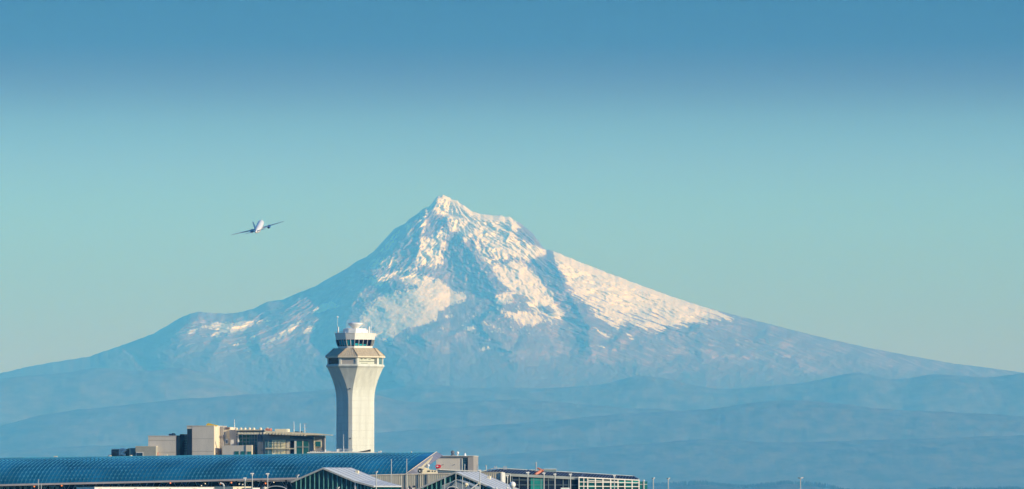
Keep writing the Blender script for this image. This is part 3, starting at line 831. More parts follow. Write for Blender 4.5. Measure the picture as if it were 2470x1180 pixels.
    sh_ = MB(); T.face(sh_, 573, 633, 1038.6, 1041.4, 5.2, 14); T.part('painted_roof_shadow', sh_, DARKW, roof)  # dark box paints the shade between the two roof slabs
    for px_ in (570.5, 581, 591, 602, 612, 628.5, 645):
        dm = MB(); q = T.p(px_, 1037, 7.0)
        dm.lathe((q[0], 7.0, q[2] - .2), [(.55, 0), (.55, .5), (.42, .85), (.1, 1.0)], 10); T.part('skylight', dm, CREAM, roof)
    bx = MB(); T.face(bx, 663, 691.5, 1034.8, 1044, 3.5, 8); T.part('roof_plant_box', bx, CREAM, roof)
    bx = MB(); T.face(bx, 640, 652, 1033.5, 1042, 4.5, 7); T.part('roof_plant_box', bx, PINK, roof)
    bx = MB(); T.face(bx, 710, 719, 1041, 1047.5, 3.5, 6); T.face(bx, 724.5, 728, 1040.5, 1047, 3.5, 5); T.part('roof_plant_box', bx, DARKW, roof)
    for px_, tp, bt, yy in ((565.3, 1012, 1037.5, 9.0), (709, 1017, 1047, 3), (723.8, 1021, 1047, 3), (735, 1022, 1047, 3)):
        ma = MB(); q = T.p(px_, bt, yy); q2 = T.p(px_, tp, yy)
        ma.tube(q, q2, .16, .1, 6)
        if px_ == 735:
            for dz in (0, 1.2, 2.2): ma.tube((q2[0] - .7, q2[1], q2[2] - dz - .1), (q2[0] + .8, q2[1], q2[2] - dz - .1), .09, n=4)
        T.part('mast', ma, STEEL, roof)
    yl = MB(); q0, q1 = T.p(498.5, 1025.5, 2), T.p(524, 1026.4, 2)
    yl.slab([(q0[0], T.z(1027.6)), (q1[0], T.z(1027.6)), (q1[0], T.z(1026)), (T.x(507, 2), T.z(1022)), (T.x(503, 2), T.z(1020.8)), (q0[0], T.z(1023.5))], 1.5, 3.0)
    T.part('yellow_hoist', yl, YELLOW, blk)
    # left blocks
    lb = MB(); T.face(lb, 357.5, 424, 1052.5, 0, 2, 14, ground=True); left = T.part('left_block', lb, CONC2)
    jn = MB()
    for py in (1062.5, 1091): T.face(jn, 357.6, 423.9, py - .35, py + .35, 1.96, 2.05)
    T.each('panel_joint', jn, mat('joint grey two', (.32, .29, .25), .9), left)
    cp = MB(); T.face(cp, 357, 424.4, 1051, 1052.4, 1.9, 14); T.part('parapet', cp, CONC2, left)
    gb = MB(); T.face(gb, 424.6, 434, 1050.5, 0, 3, 10, ground=True); T.part('stair_glass', gb, GBLUE, left)
    gb = MB(); T.face(gb, 434.2, 443, 1047.5, 0, 2.2, 10, ground=True); T.part('dark_shaft', gb, GDARK, left)
    gb = MB(); T.face(gb, 443.2, 451, 1050.5, 0, 3.2, 10, ground=True); lk = T.part('link_glass', gb, GPALE, left)
    gb = MB()
    for py in (1052, 1057, 1064, 1070, 1076, 1082, 1088): T.face(gb, 443.3, 450.9, py - .7, py + .7, 3.0, 3.18)
    T.part('glazing_bar', gb, GBLUE, lk)
    fn = MB(); T.face(fn, 407, 412, 1046.5, 1051, 6, 8); T.face(fn, 414, 418, 1045, 1051, 5, 7); T.face(fn, 420.5, 422, 1047, 1051, 5, 6); T.each('roof_fan', fn, DARKW, left)
    ax = MB(); T.face(ax, 327, 376, 1077.5, 0, -.5, 1.9, ground=True); an = T.part('annex', ax, mat('greenish render', (.40, .39, .33), .9, var=.06)); 
    cp = MB(); T.face(cp, 326.5, 376.5, 1076.3, 1077.4, -.6, 1.9); T.part('coping', cp, WARM, an)
    wn = MB(); T.face(wn, 328.5, 345.5, 1090.8, 1100, -.62, -.51); wf = T.part('window_frame', wn, WHITE, an)
    wn = MB(); T.face(wn, 330, 344, 1092.3, 1100, -.72, -.63); T.part('window_pane', wn, GBLUE, wf)
    sl = MB(); T.face(sl, 308, 326.4, 1081, 0, .2, 1.8, ground=True); T.part('glass_screen', sl, GPALE, an)
    pp = MB(); T.face(pp, 379.5, 381, 1091, 1100, 1.5, 1.9); T.each('downpipe', pp, PINK, left)
office()

def cooling():
    T = Thing('cooling_unit', 'dark louvred cooling unit with a white curled duct standing left of the grey office block', 'cooling unit', 278, 2545, 20)
    b_ = MB(); T.face(b_, 268.8, 285.5, 1084.5, 0, 0, 3, ground=True); bd = T.part('casing', b_, GBLUE)
    f_ = MB()
    for i in range(5): T.face(f_, 270 + i * 3.4, 272 + i * 3.4, 1082.8, 1084.4, .2, 1.2)
    T.each('fan', f_, WHITE, bd)
    d_ = MB(); pts = [T.p(px_, py_, -.6) for px_, py_ in ((289, 1099), (289, 1090), (290, 1085.5), (296, 1084), (303, 1085.5), (299, 1089.5), (294, 1091), (294, 1096), (302, 1097.5))]
    for a_, c_ in zip(pts, pts[1:]): d_.tube(a_, c_, .42, n=8)
    T.part('duct', d_, WHITE)
    k_ = MB(); T.face(k_, 290, 306, 1083.5, 0, .1, 2.4, ground=True); T.part('dark_plant', k_, BLACK)
    s_ = MB(); T.face(s_, 260.5, 268.5, 1097, 0, .3, 1.5, ground=True); T.part('side_box', s_, WHITE)
cooling()

# ------------------------------------------------------------------ low white roof and rails at the tower foot
def podium():
    T = Thing('podium_building', 'low podium with a thin white roof edge at the foot of the control tower', 'building', 820, 2440, 4)
    w = MB(); T.face(w, 748, 900, 1096, 0, 1, 20, ground=True); T.part('wall', w, DARKW)
    r_ = MB()
    P_ = lambda a, b: (T.x(a), T.z(b, T.x(a)))
    r_.slab([P_(740, 1093.2), P_(800, 1092.6), P_(850, 1092.4), P_(905, 1093.8), P_(912, 1092.2), P_(880, 1091), P_(845, 1089.2), P_(800, 1089.8), P_(742, 1091)], -.4, 1)
    r_.box(T.x(745), T.x(905), 1.01, 22, T.z(1095.8), T.z(1091.6)); T.part('roof_edge', r_, WHITE)
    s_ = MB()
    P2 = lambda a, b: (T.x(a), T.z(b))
    s_.slab([P2(812, 1094.6), P2(850, 1094.3), P2(872, 1093.9), P2(850, 1092.9), P2(812, 1093.1)], -.2, .9); T.part('painted_shadow', s_, BLACK)  # black strip paints the shade below the white roof edge
    q = MB()
    rnd = random.Random(3)
    for i in range(13):
        px_ = 748 + i * 5.2; h_ = rnd.uniform(1.2, 3.5)
        T.face(q, px_, px_ + rnd.uniform(2, 4), 1090.5 - h_, 1090.6, 3, 4.5)
    T.each('roof_unit', q, CONC2)
    q = MB(); T.face(q, 783.5, 786, 1084.5, 1091, 2, 3); T.face(q, 812, 816, 1084, 1091, 2, 3); T.each('roof_unit', q, WHITE)
    rl = MB()
    for py in (1083.5, 1085.8): rl.tube(T.p(813, py, 3.2), T.p(852, py, 3.2), .12, n=4)
    for px_ in range(813, 853, 6): rl.tube(T.p(px_, 1083.2, 3.2), T.p(px_, 1090.5, 3.2), .08, n=4)
    T.part('railing', rl, STEEL)
    a_ = MB(); a_.tube(T.p(828.5, 1091, 3), T.p(828.5, 1048, 3), .15, .1)
    for i in range(8): a_.box(T.x(827.8, 3), T.x(829.4, 3), 2.8, 3.2, T.z(1050 + i * 3.2), T.z(1051.3 + i * 3.2))
    T.part('antenna_mast', a_, STEEL)
    l_ = MB(); l_.tube(T.p(914, 1093.5, 2), T.p(914, 1088.5, 2), .2); l_.ball(T.p(918.6, 1089.3, 2), .3); l_.tube(T.p(918.6, 1093.5, 2), T.p(918.6, 1089, 2), .1); T.part('beacon', l_, WHITE)
podium()

# ------------------------------------------------------------------ long glass vault
def vault():
    D = 2290
    T = Thing('glass_vault', 'long curved blue green glass roof with a pale gutter over dark steel trusses', 'glass roof', 525, D, 12)
    DEP = 24.0
    xl, xr_e, xr_c = T.x(-60), T.x(977), T.x(1053, DEP)
    ze0, ze1 = T.z(1168.5, T.x(0)), T.z(1146.5, T.x(977))
    zc0, zc1 = T.z(1105, T.x(0, DEP), DEP), T.z(1091.5, T.x(1045, DEP), DEP)
    x_0, x_e = T.x(0), T.x(977)
    def eave_z(x): return ze0 + (ze1 - ze0) * (x - x_0) / (x_e - x_0)
    xc0, xc1 = T.x(0, DEP), T.x(1045, DEP)
    def crown_z(x): return zc0 + (zc1 - zc0) * (x - xc0) / (xc1 - xc0)
    def S_(x, a, off=0.0):         # a: 0 eave .. 1 crown .. 2 far eave
        t_ = a * math.pi / 2
        y = DEP * (1 - math.cos(t_)); h = crown_z(x) - eave_z(x)
        n_ = Vector((0, -math.cos(t_) * h, math.sin(t_) * DEP)).normalized()
        return Vector((x, y, eave_z(x) + h * math.sin(t_))) + n_ * off
    def xend(a):
        t_ = min(a, 1) * math.pi / 2
        return T.x(977 + 77 * math.sin(t_), DEP * (1 - math.cos(t_)))
    rows = 20; NX = 110
    v_, f_ = [], []
    ua = [i / rows * 1.04 for i in range(rows + 1)]
    for a in ua:
        for i in range(NX + 1):
            v_.append(S_(xl + (xend(a) - xl) * i / NX, a))
    for r_ in range(rows):
        for i in range(NX):
            q = r_ * (NX + 1) + i; f_.append((q, q + 1, q + NX + 2, q + NX + 1))
    g = MB(); g.add(v_, f_); go = T.part('glazing', g, VAULT, smooth=True)
    bars = MB(); nodes = MB()
    pitch = 10.4 * K * D
    nb_ = int((xr_e - xl) / pitch) + 8
    arc = [0, .09, .18, .28, .38, .48, .58, .69, .8, .92, 1.05]
    for i in range(nb_):
        x0b = xl + i * pitch
        prev = None
        for k_, a in enumerate(arc):
            x = x0b + .30 * k_ * pitch
            if x > xend(a): break
            p_ = S_(x, a, .07)
            if prev is not None: bars.tube(prev, p_, .085, n=4)
            prev = p_
            if 0 < k_ < 9: nodes.add([p_ + Vector(q) for q in ((-.26, -.1, -.2), (.26, -.1, -.2), (.26, .02, .2), (-.26, .02, .2))] , [(0, 1, 2, 3)])
    for k_, a in enumerate(arc[1:-1]):
        pr = None
        for i in range(0, 41):
            x = xl + (xend(a) - xl) * i / 40
            p_ = S_(x, a, .03)
            if pr is not None: bars.tube(pr, p_, .025, n=4)
            pr = p_
    T.part('glazing_bars', bars, BAR, go)
    T.part('node_plates', nodes, mat('bright node plates', (.05, .22, .34), .5, var=.7, scale=.12), go)
    # gutter beam
    gt = MB(); gt.hexa([(xl, -.5, eave_z(xl) - .55), (xr_e, -.5, eave_z(xr_e) - .55), (xr_e, .35, eave_z(xr_e) - .55), (xl, .35, eave_z(xl) - .55),
                        (xl, -.5, eave_z(xl) + .02), (xr_e, -.5, eave_z(xr_e) + .02), (xr_e, .35, eave_z(xr_e) + .02), (xl, .35, eave_z(xl) + .02)])
    T.part('gutter', gt, mat('pinkish gutter metal', (.52, .45, .43), .6, var=.12, scale=.4))
    # raking end frame at the right
    ef = MB(); pr = None
    ka = [i / 14 for i in range(15)]
    pts = [S_(xend(a), a, 0) for a in ka]
    for p_, q_ in zip(pts, pts[1:]):
        o1, o2 = Vector((.05, -.1, .1)), Vector((1.7, .3, -.95))
        ef.hexa([p_ + o2, p_ + o1, p_ + o1 + Vector((0, .6, 0)), p_ + o2 + Vector((0, .6, 0)), q_ + o2, q_ + o1, q_ + o1 + Vector((0, .6, 0)), q_ + o2 + Vector((0, .6, 0))])
    T.part('end_panel', ef, mat('violet grey end panel', (.22, .22, .28), .5, var=.1))
    el = MB()
    for p_, q_ in zip(pts, pts[1:]): el.tube(p_ + Vector((0, -.25, .2)), q_ + Vector((0, -.25, .2)), .11, n=4)
    T.part('end_trim', el, CREAM)
    # dark hall below, columns, trusses, lamps
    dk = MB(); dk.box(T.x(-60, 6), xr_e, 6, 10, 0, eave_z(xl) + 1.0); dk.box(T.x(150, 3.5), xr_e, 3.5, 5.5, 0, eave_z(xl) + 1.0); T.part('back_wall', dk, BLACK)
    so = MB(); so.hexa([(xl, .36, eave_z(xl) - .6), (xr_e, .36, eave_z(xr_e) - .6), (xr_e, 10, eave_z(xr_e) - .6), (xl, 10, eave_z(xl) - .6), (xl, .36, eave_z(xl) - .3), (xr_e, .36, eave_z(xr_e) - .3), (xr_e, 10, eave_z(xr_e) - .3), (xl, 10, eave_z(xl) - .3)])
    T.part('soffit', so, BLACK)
    pn = MB()
    rnd = random.Random(9)
    for px_, w_ in ((0, 7), (15, 6), (29, 8), (47, 5), (58, 6), (75, 3), (88, 9), (104, 5), (118, 10), (134, 8)):
        T.face(pn, px_, px_ + w_, 1173.2, 1184, 5.6, 5.9)
    T.part('opening_light_panel', pn, mat('pale blue painted daylight', (.30, .48, .52), .6, var=.25, scale=1.5))  # pale blue panels paint the daylight showing in openings between columns
    tr = MB()
    for i in range(0, 44):
        px_ = -20 + i * 17 + rnd.uniform(-3, 3)
        ztop = eave_z(T.x(px_, 2)) - .65
        xa_ = T.x(px_, 2); dx = rnd.choice((-1, 1)) * rnd.uniform(.9, 1.6)
        tr.tube((xa_, 2, ztop), (xa_ + dx, 2, ztop - 2.2), .07, n=4)
        if i % 3 == 0:
            tr.tube((xa_, 2, ztop), (xa_ - dx, 2, ztop - 2.2), .07, n=4)
    T.each('truss', tr, STEEL)
    cl = MB()
    for i in range(13): cl.tube((T.x(-30 + i * 60, 1.6), 1.6, 0), (T.x(-30 + i * 60, 1.6), 1.6, eave_z(T.x(-30 + i * 60)) - .56), .28, n=8)
    T.each('column', cl, DARKS)
    for px_, py_ in ((82.6, 1172.5), (148.8, 1170.5), (411, 1163.9), (531.8, 1165.5), (558, 1163.2), (640.5, 1165)):
        l_ = MB(); l_.ball(T.p(px_, py_ + 1.2, -.2), .24, 8); T.part('warning_lamp', l_, ORANGE)
    for px_, py_ in ((577, 1167), (585.5, 1168), (608.5, 1169.5), (660.5, 1162.8), (486, 1170.8), (495, 1166), (240.5, 1176)):
        l_ = MB(); l_.ball(T.p(px_, py_ + .8, -.1), .17, 8); T.part('small_lamp', l_, PALELAMP)
    for px_, w_ in ((130.5, 3), (134.5, 3), (263, 5), (314, 4), (396, 3), (400, 3.4), (992, 1), (657, 4)):
        vv_ = MB(); xx = T.x(px_, DEP); zz = crown_z(xx)
        vv_.box(xx, xx + w_ * K * D, DEP - .4, DEP + .6, zz - .1, zz + .38); T.part('roof_vent', vv_, CREAM)
vault()

# ------------------------------------------------------------------ white roofed sheds at the bottom
def shed(px0, px1, py0, D, label, mt_=WHITE, seed=1):
    T = Thing('flat_roofed_shed', label, 'shed', (px0 + px1) / 2, D, -25)
    b_ = MB(); T.face(b_, px0, px1, py0, 0, 0, 14, ground=True); w = T.part('wall', b_, mt_)
    c_ = MB(); T.face(c_, px0 - .5, px1 + .5, py0 - .8, py0 - .05, -.15, 14.2); T.part('roof_edge', c_, mt_)
    u_ = MB(); rnd = random.Random(seed)
    px_ = px0 + 10
    while px_ < px1 - 8:
        T.face(u_, px_, px_ + rnd.uniform(2, 9), py0 + rnd.uniform(2.2, 3.2), py0 + 4.5, -.1, -.02); px_ += rnd.uniform(25, 70)
    T.each('vent_strip', u_, GREYW, w)
shed(228, 560, 1175.6, 2210, 'long low shed with a bright white wall below the glass vault', WHITE, 2)
shed(562, 606, 1174.6, 2195, 'short cream shed beside the end of the long white one', CREAM, 4)
shed(608, 627, 1177.3, 2190, 'smallest white shed just right of the cream shed', WHITE, 5)
def tank():
    T = Thing('round_tank', 'small white domed tank below the glass vault', 'tank', 639, 2180, 0)
    b_ = MB(); b_.lathe((0, 0, 0), [(.85, 0), (.85, T.z(1178)), (.8, T.z(1176.6)), (.55, T.z(1175)), (.1, T.z(1174.3))], 16); T.part('shell', b_, CREAM, smooth=True)
    t_ = MB(); t_.tube((0, 0, T.z(1174.4)), (0, 0, T.z(1172.6)), .08); T.part('vent_pipe', t_, STEEL)
tank()
def arch_shelter():
    T = Thing('arched_shelter', 'grey arched shelter roof between the lamp posts and the left glass gable', 'shelter', 667, 2170, 0)
    b_ = MB(); pts = []
    for i in range(13):
        a = math.pi * i / 12; pts.append((T.x(666) - 3.0 * math.cos(a), T.z(1184) + 1.25 * math.sin(a)))
    for (xa_, za_), (xb_, zb_) in zip(pts, pts[1:]):
        b_.hexa([(xa_, 0, za_), (xb_, 0, zb_), (xb_, 6, zb_), (xa_, 6, za_), (xa_, 0, za_ + .2), (xb_, 0, zb_ + .2), (xb_, 6, zb_ + .2), (xa_, 6, za_ + .2)])
    T.part('arched_roof', b_, STEEL)
    l_ = MB()
    for sx_ in (pts[0][0] + .1, pts[-1][0] - .1): l_.tube((sx_, .5, 0), (sx_, .5, pts[0][1]), .12)
    T.each('post', l_, STEEL)
arch_shelter()

# ------------------------------------------------------------------ two glass gabled concourses
def gable(label, D, beta, apex, left, right, ext, depth, back_w, mull, inner=False):
    T = Thing('gabled_concourse', label, 'concourse', apex[0], D, beta)
    A, Lp, Rp = T.p(*apex), T.p(*left), T.p(*right)
    E = T.p(*ext) if ext else Rp
    fr = MB()
    pts = [(Lp[0], 0), (E[0], 0)] + ([(E[0], E[2])] if ext else []) + [(Rp[0], Rp[2]), (A[0], A[2]), (Lp[0], Lp[2])]
    fr.slab(pts, 0, depth - .2); body = T.part('glass_front', fr, GREENG)
    mu = MB()
    def top(x):
        if x <= A[0]: return Lp[2] + (A[2] - Lp[2]) * (x - Lp[0]) / (A[0] - Lp[0])
        if x <= Rp[0]: return A[2] + (Rp[2] - A[2]) * (x - A[0]) / (Rp[0] - A[0])
        return Rp[2] + (E[2] - Rp[2]) * (x - Rp[0]) / (E[0] - Rp[0]) if ext else Rp[2]
    for i, px_ in enumerate(mull):
        x = T.x(px_); mu.box(x - .10, x + .10, -.22, -.01, 0, top(x) - .1)
    T.part('mullion', mu, mat('sea green mullion', (.14, .42, .40), .5, var=.3, scale=.7), body)
    if not inner:
        tr_ = MB()
        for k_ in (1.9, 4.3): tr_.box(Lp[0], Rp[0], -.15, -.02, T.z(1163.5) - k_, T.z(1163.5) - k_ + .1)
        T.each('transom', tr_, DARKS, body)
        ps = MB(); ps.box(Rp[0] - .2, Rp[0] + .2, -.45, -.23, 0, Rp[2]); T.part('corner_post', ps, WHITE, body)
        gp = MB(); gx0 = T.x(886); gp.box(gx0, gx0 + .5, -.12, -.02, 0, top(gx0) - .5); T.part('green_panel', gp, mat('bright green pane', (.05, .40, .30), .3), body)
    # roof planes with thickness; seams run down the slope
    rf = MB()
    def plane(mb, a_, b_, th=.35, over=.45):
        ya_, yb_ = -over, depth
        mb.hexa([(a_[0], ya_, a_[2] + .02), (b_[0], ya_, b_[2] + .02), (b_[0], yb_, b_[2] + .02), (a_[0], yb_, a_[2] + .02),
                 (a_[0], ya_, a_[2] + th), (b_[0], ya_, b_[2] + th), (b_[0], yb_, b_[2] + th), (a_[0], yb_, a_[2] + th)])
    plane(rf, Lp, A); plane(rf, A, Rp)
    if ext: plane(rf, Rp, E)
    roof = T.part('roof', rf, SEAM)
    sm = MB()
    n_ = int(depth / 3.6)
    for i in range(1, n_ + 1):
        y = -.3 + depth * i / n_
        for a_, b_ in ((A, Rp), (Rp, E)) if ext else ((A, Rp),):
            sm.hexa([(a_[0], y - .42, a_[2] + .35), (b_[0], y - .42, b_[2] + .35), (b_[0], y + .42, b_[2] + .35), (a_[0], y + .42, a_[2] + .35),
                     (a_[0], y - .42, a_[2] + .43), (b_[0], y - .42, b_[2] + .43), (b_[0], y + .42, b_[2] + .43), (a_[0], y + .42, a_[2] + .43)])
    T.part('roof_seam', sm, mat('dark seam', (.42, .44, .49), .5), roof)
    vg = MB()
    for a_, b_ in ((Lp, A), (A, Rp), (Rp, E)) if ext else ((Lp, A), (A, Rp)):
        vg.hexa([(a_[0], -.75, a_[2] - .12), (b_[0], -.75, b_[2] - .12), (b_[0], -.46, b_[2] - .12), (a_[0], -.46, a_[2] - .12),
                 (a_[0], -.75, a_[2] + .36), (b_[0], -.75, b_[2] + .36), (b_[0], -.46, b_[2] + .36), (a_[0], -.46, a_[2] + .36)])
    T.part('verge_trim', vg, mat('weathered verge', (.66, .62, .54), .6), roof)
    ft = MB(); q = (A[0] + (Rp[0] - A[0]) * .35, depth * .75); ft.box(q[0], q[0] + .8, q[1], q[1] + .8, top(q[0]) - .3, top(q[0]) + .85); T.part('roof_box', ft, CREAM, roof)
    return T, A
T1, _ = gable('left glass gabled concourse with grey seamed roof below the glass vault', 2110, 20, (781, 1131), (704, 1164.5), (858, 1163), (904, 1175), 21, 0,
              [715, 726, 737, 748, 759, 770, 781, 792, 803, 814, 825, 836, 847, 863, 871, 880, 888, 896])
T2, A2 = gable('right glass gabled concourse with a smaller grey gabled porch and a white pole in front', 2090, 18, (1100, 1141), (1006, 1183), (1198, 1183), None, 20, 0,
              [1020, 1031, 1042, 1053, 1064, 1075, 1086, 1100, 1111, 1122, 1133, 1144, 1155, 1166, 1177, 1188], inner=True)
def porch():
    T = Thing('gabled_porch', 'small grey steep porch roof in front of the right glass gable', 'porch', 1101, 2060, 10)
    w = MB(); P_ = lambda a, b: (T.x(a), T.z(b))
    w.slab([(T.x(1066), 0), (T.x(1146), 0), P_(1146, 1175), P_(1120, 1163.5), P_(1101, 1157), P_(1090, 1163), P_(1066, 1172)], 0, 8); T.part('wall', w, mat('blue grey cladding', (.27, .31, .34), .6, var=.1))
    d_ = MB(); d_.slab([P_(1085, 1174), P_(1090, 1172), P_(1101.5, 1157.6), P_(1094, 1161)], -.2, -.02); T.part('dark_fold', d_, GBLUE)
    e_ = MB()
    for a_, b_ in (((1066, 1172), (1090, 1163)), ((1090, 1163), (1101, 1157)), ((1101, 1157), (1120, 1163.5)), ((1120, 1163.5), (1146, 1175))):
        e_.tube(T.p(*a_, -.2), T.p(*b_, -.2), .16, n=4)
    T.part('edge_trim', e_, STEEL)
    ar = MB(); c_ = T.p(1092, 1181, -.4)
    pr = None
    for i in range(11):
        a = math.pi * i / 10; q = (c_[0] - 1.5 * math.cos(a), -.4, c_[2] + .85 * math.sin(a))
        if pr: ar.tube(pr, q, .14, n=4)
        pr = q
    T.part('arch', ar, WHITE)
    ai = MB(); ai.box(c_[0] - 1.2, c_[0] + 1.2, -.3, -.05, c_[2] - 2, c_[2] + .35); T.part('arch_opening', ai, GDARK)
porch()
def barrier():
    T = Thing('raised_pole_arm', 'white slanting pole arm on a post in front of the right glass gable', 'pole arm', 1136, 2050, 0)
    b_ = MB(); b_.tube(T.p(1136, 1179.5), T.p(1154, 1166.3), .17, .2, 8); T.part('arm', b_, WHITE)
    b_ = MB(); b_.box(-.25, .25, -.2, .2, 0, T.z(1179)); T.each('post', b_, STEEL)
    b_ = MB(); b_.ball(T.p(1154.5, 1166), .32); T.part('counterweight', b_, CREAM)
barrier()
def cowl():
    T = Thing('roof_cowl', 'small cream cowl vent right of the grey porch peak', 'vent', 1124, 2052, 0)
    b_ = MB(); b_.tube((0, 0, 0), (0, 0, T.z(1171)), .28); b_.lathe((0, 0, T.z(1171)), [(.5, 0), (.62, .25), (.5, .55), (.1, .75)], 12); T.part('stack', b_, CREAM)
    c_ = MB(); c_.tube(T.p(1129.5, 1176), T.p(1128.5, 1164.5), .22, .08); T.part('flue', c_, STEEL)
cowl()

# ------------------------------------------------------------------ grey ribbed wall between the gables
def service_wall():
    T = Thing('service_block', 'long stained grey ribbed service block between the two glass gables', 'building', 1010, 2240, 0)
    w = MB(); P_ = lambda a, b: (T.x(a), T.z(b))
    w.slab([(T.x(878), 0), (T.x(1135), 0), P_(1135, 1141.5), P_(1040, 1142.8), P_(985, 1143.5), P_(878, 1146)], 0, 18); wl = T.part('wall', w, CORR)
    rb_ = MB()
    for i in range(50):
        px_ = 880 + i * 5.1
        yt = np.interp(px_, [878, 985, 1135], [1147.5, 1145.3, 1143.5])
        T.face(rb_, px_, px_ + .9, yt, 1190, -.12, -.01)
    T.part('rib', rb_, mat('rib concrete', (.43, .42, .36), .9, var=.2), wl)
    cp = MB()
    cp.slab([P_(877, 1148), P_(985, 1145.2), P_(1136, 1143.2), P_(1136, 1141), P_(985, 1142.9), P_(877, 1145.7)], -.3, .0); T.part('coping', cp, mat('pale coping', (.62, .56, .50), .7, var=.15), wl)
    lv = MB()
    for a_, b_ in ((921, 940), (953, 971), (989, 996)): T.face(lv, a_, b_, 1171, 1186, -.3, -.13)
    T.each('louvre', lv, GREYW, wl)
    dp = MB()
    for px_ in (979.5, 1010, 1029): T.face(dp, px_, px_ + 1.4, 1144, 1186, -.5, -.2)
    T.each('downpipe', dp, DARKW, wl)
    bits = MB()
    for px_, py_, r_ in ((1000.5, 1173.5, .3), (989, 1176, .25)): bits.ball(T.p(px_, py_, -.4), r_)
    T.each('dark_fitting', bits, BLACK, wl)
    wb = MB()
    for px_ in (983.5, 994.5): T.face(wb, px_, px_ + 2.6, 1176.5, 1186, -.7, -.4)
    T.each('white_fitting', wb, WHITE, wl)
service_wall()

def cabin():
    T = Thing('plant_cabin', 'cream rooftop cabin with round dark vent and slanted struts below the vault end', 'plant cabin', 1030, 2250, 0)
    P_ = lambda a, b: (T.x(a), T.z(b)); y = 1.0
    b_ = MB(); b_.slab([P_(1018, 1143.4), P_(1056, 1142.6), P_(1055, 1137), P_(1050, 1134), P_(1036, 1133), P_(1034, 1129.5), P_(1024, 1128), P_(1019, 1136)], y, y + 4); bd = T.part('body', b_, CREAM)
    v_ = MB(); v_.slab([P_(1007, 1130.5), P_(1013, 1129.5), P_(1024, 1131.5), P_(1027, 1128), P_(1020, 1126), P_(1010, 1126.3)], y - .8, y + 3); T.part('visor', v_, CREAM)
    r_ = MB(); c_ = T.p(1013, 1136.6, y)
    for rr_, ya_, yb_ in ((.85, y - .3, y + 2),): r_.tube((c_[0], ya_, c_[2]), (c_[0], yb_, c_[2]), rr_, n=18)
    vt = T.part('round_vent', r_, mat('grey vent drum', (.30, .29, .26), .6))
    r_ = MB(); r_.tube((c_[0], y - .36, c_[2]), (c_[0], y - .31, c_[2]), .55, n=16); T.part('vent_mouth', r_, BLACK, vt)
    r_ = MB(); r_.ball((c_[0] - .1, y - .45, c_[2] + .05), .2); T.part('vent_hub', r_, WHITE, vt)
    w_ = MB()
    for a_, b2 in ((1031, 1037.5), (1042, 1044.6), (1048.3, 1051)): T.face(w_, a_, b2, 1135.2, 1138.2, y - .1, y - .01)
    T.each('window', w_, BLACK, bd)
    s_ = MB()
    for a_, b2 in (((1016, 1127), (1036, 1108)), ((1020, 1127), (1040, 1104)), ((1025, 1128), (1043, 1101.5))): s_.tube(T.p(*a_, y + 1), T.p(*b2, y + 1), .2, .14)
    T.each('strut', s_, CREAM)
    q = MB(); q.ball(T.p(1033, 1123, y + .6), .42); q.tube(T.p(1033, 1123, y + .6), T.p(1033, 1130, y + .6), .12); T.part('lamp_globe', q, WHITE)
cabin()

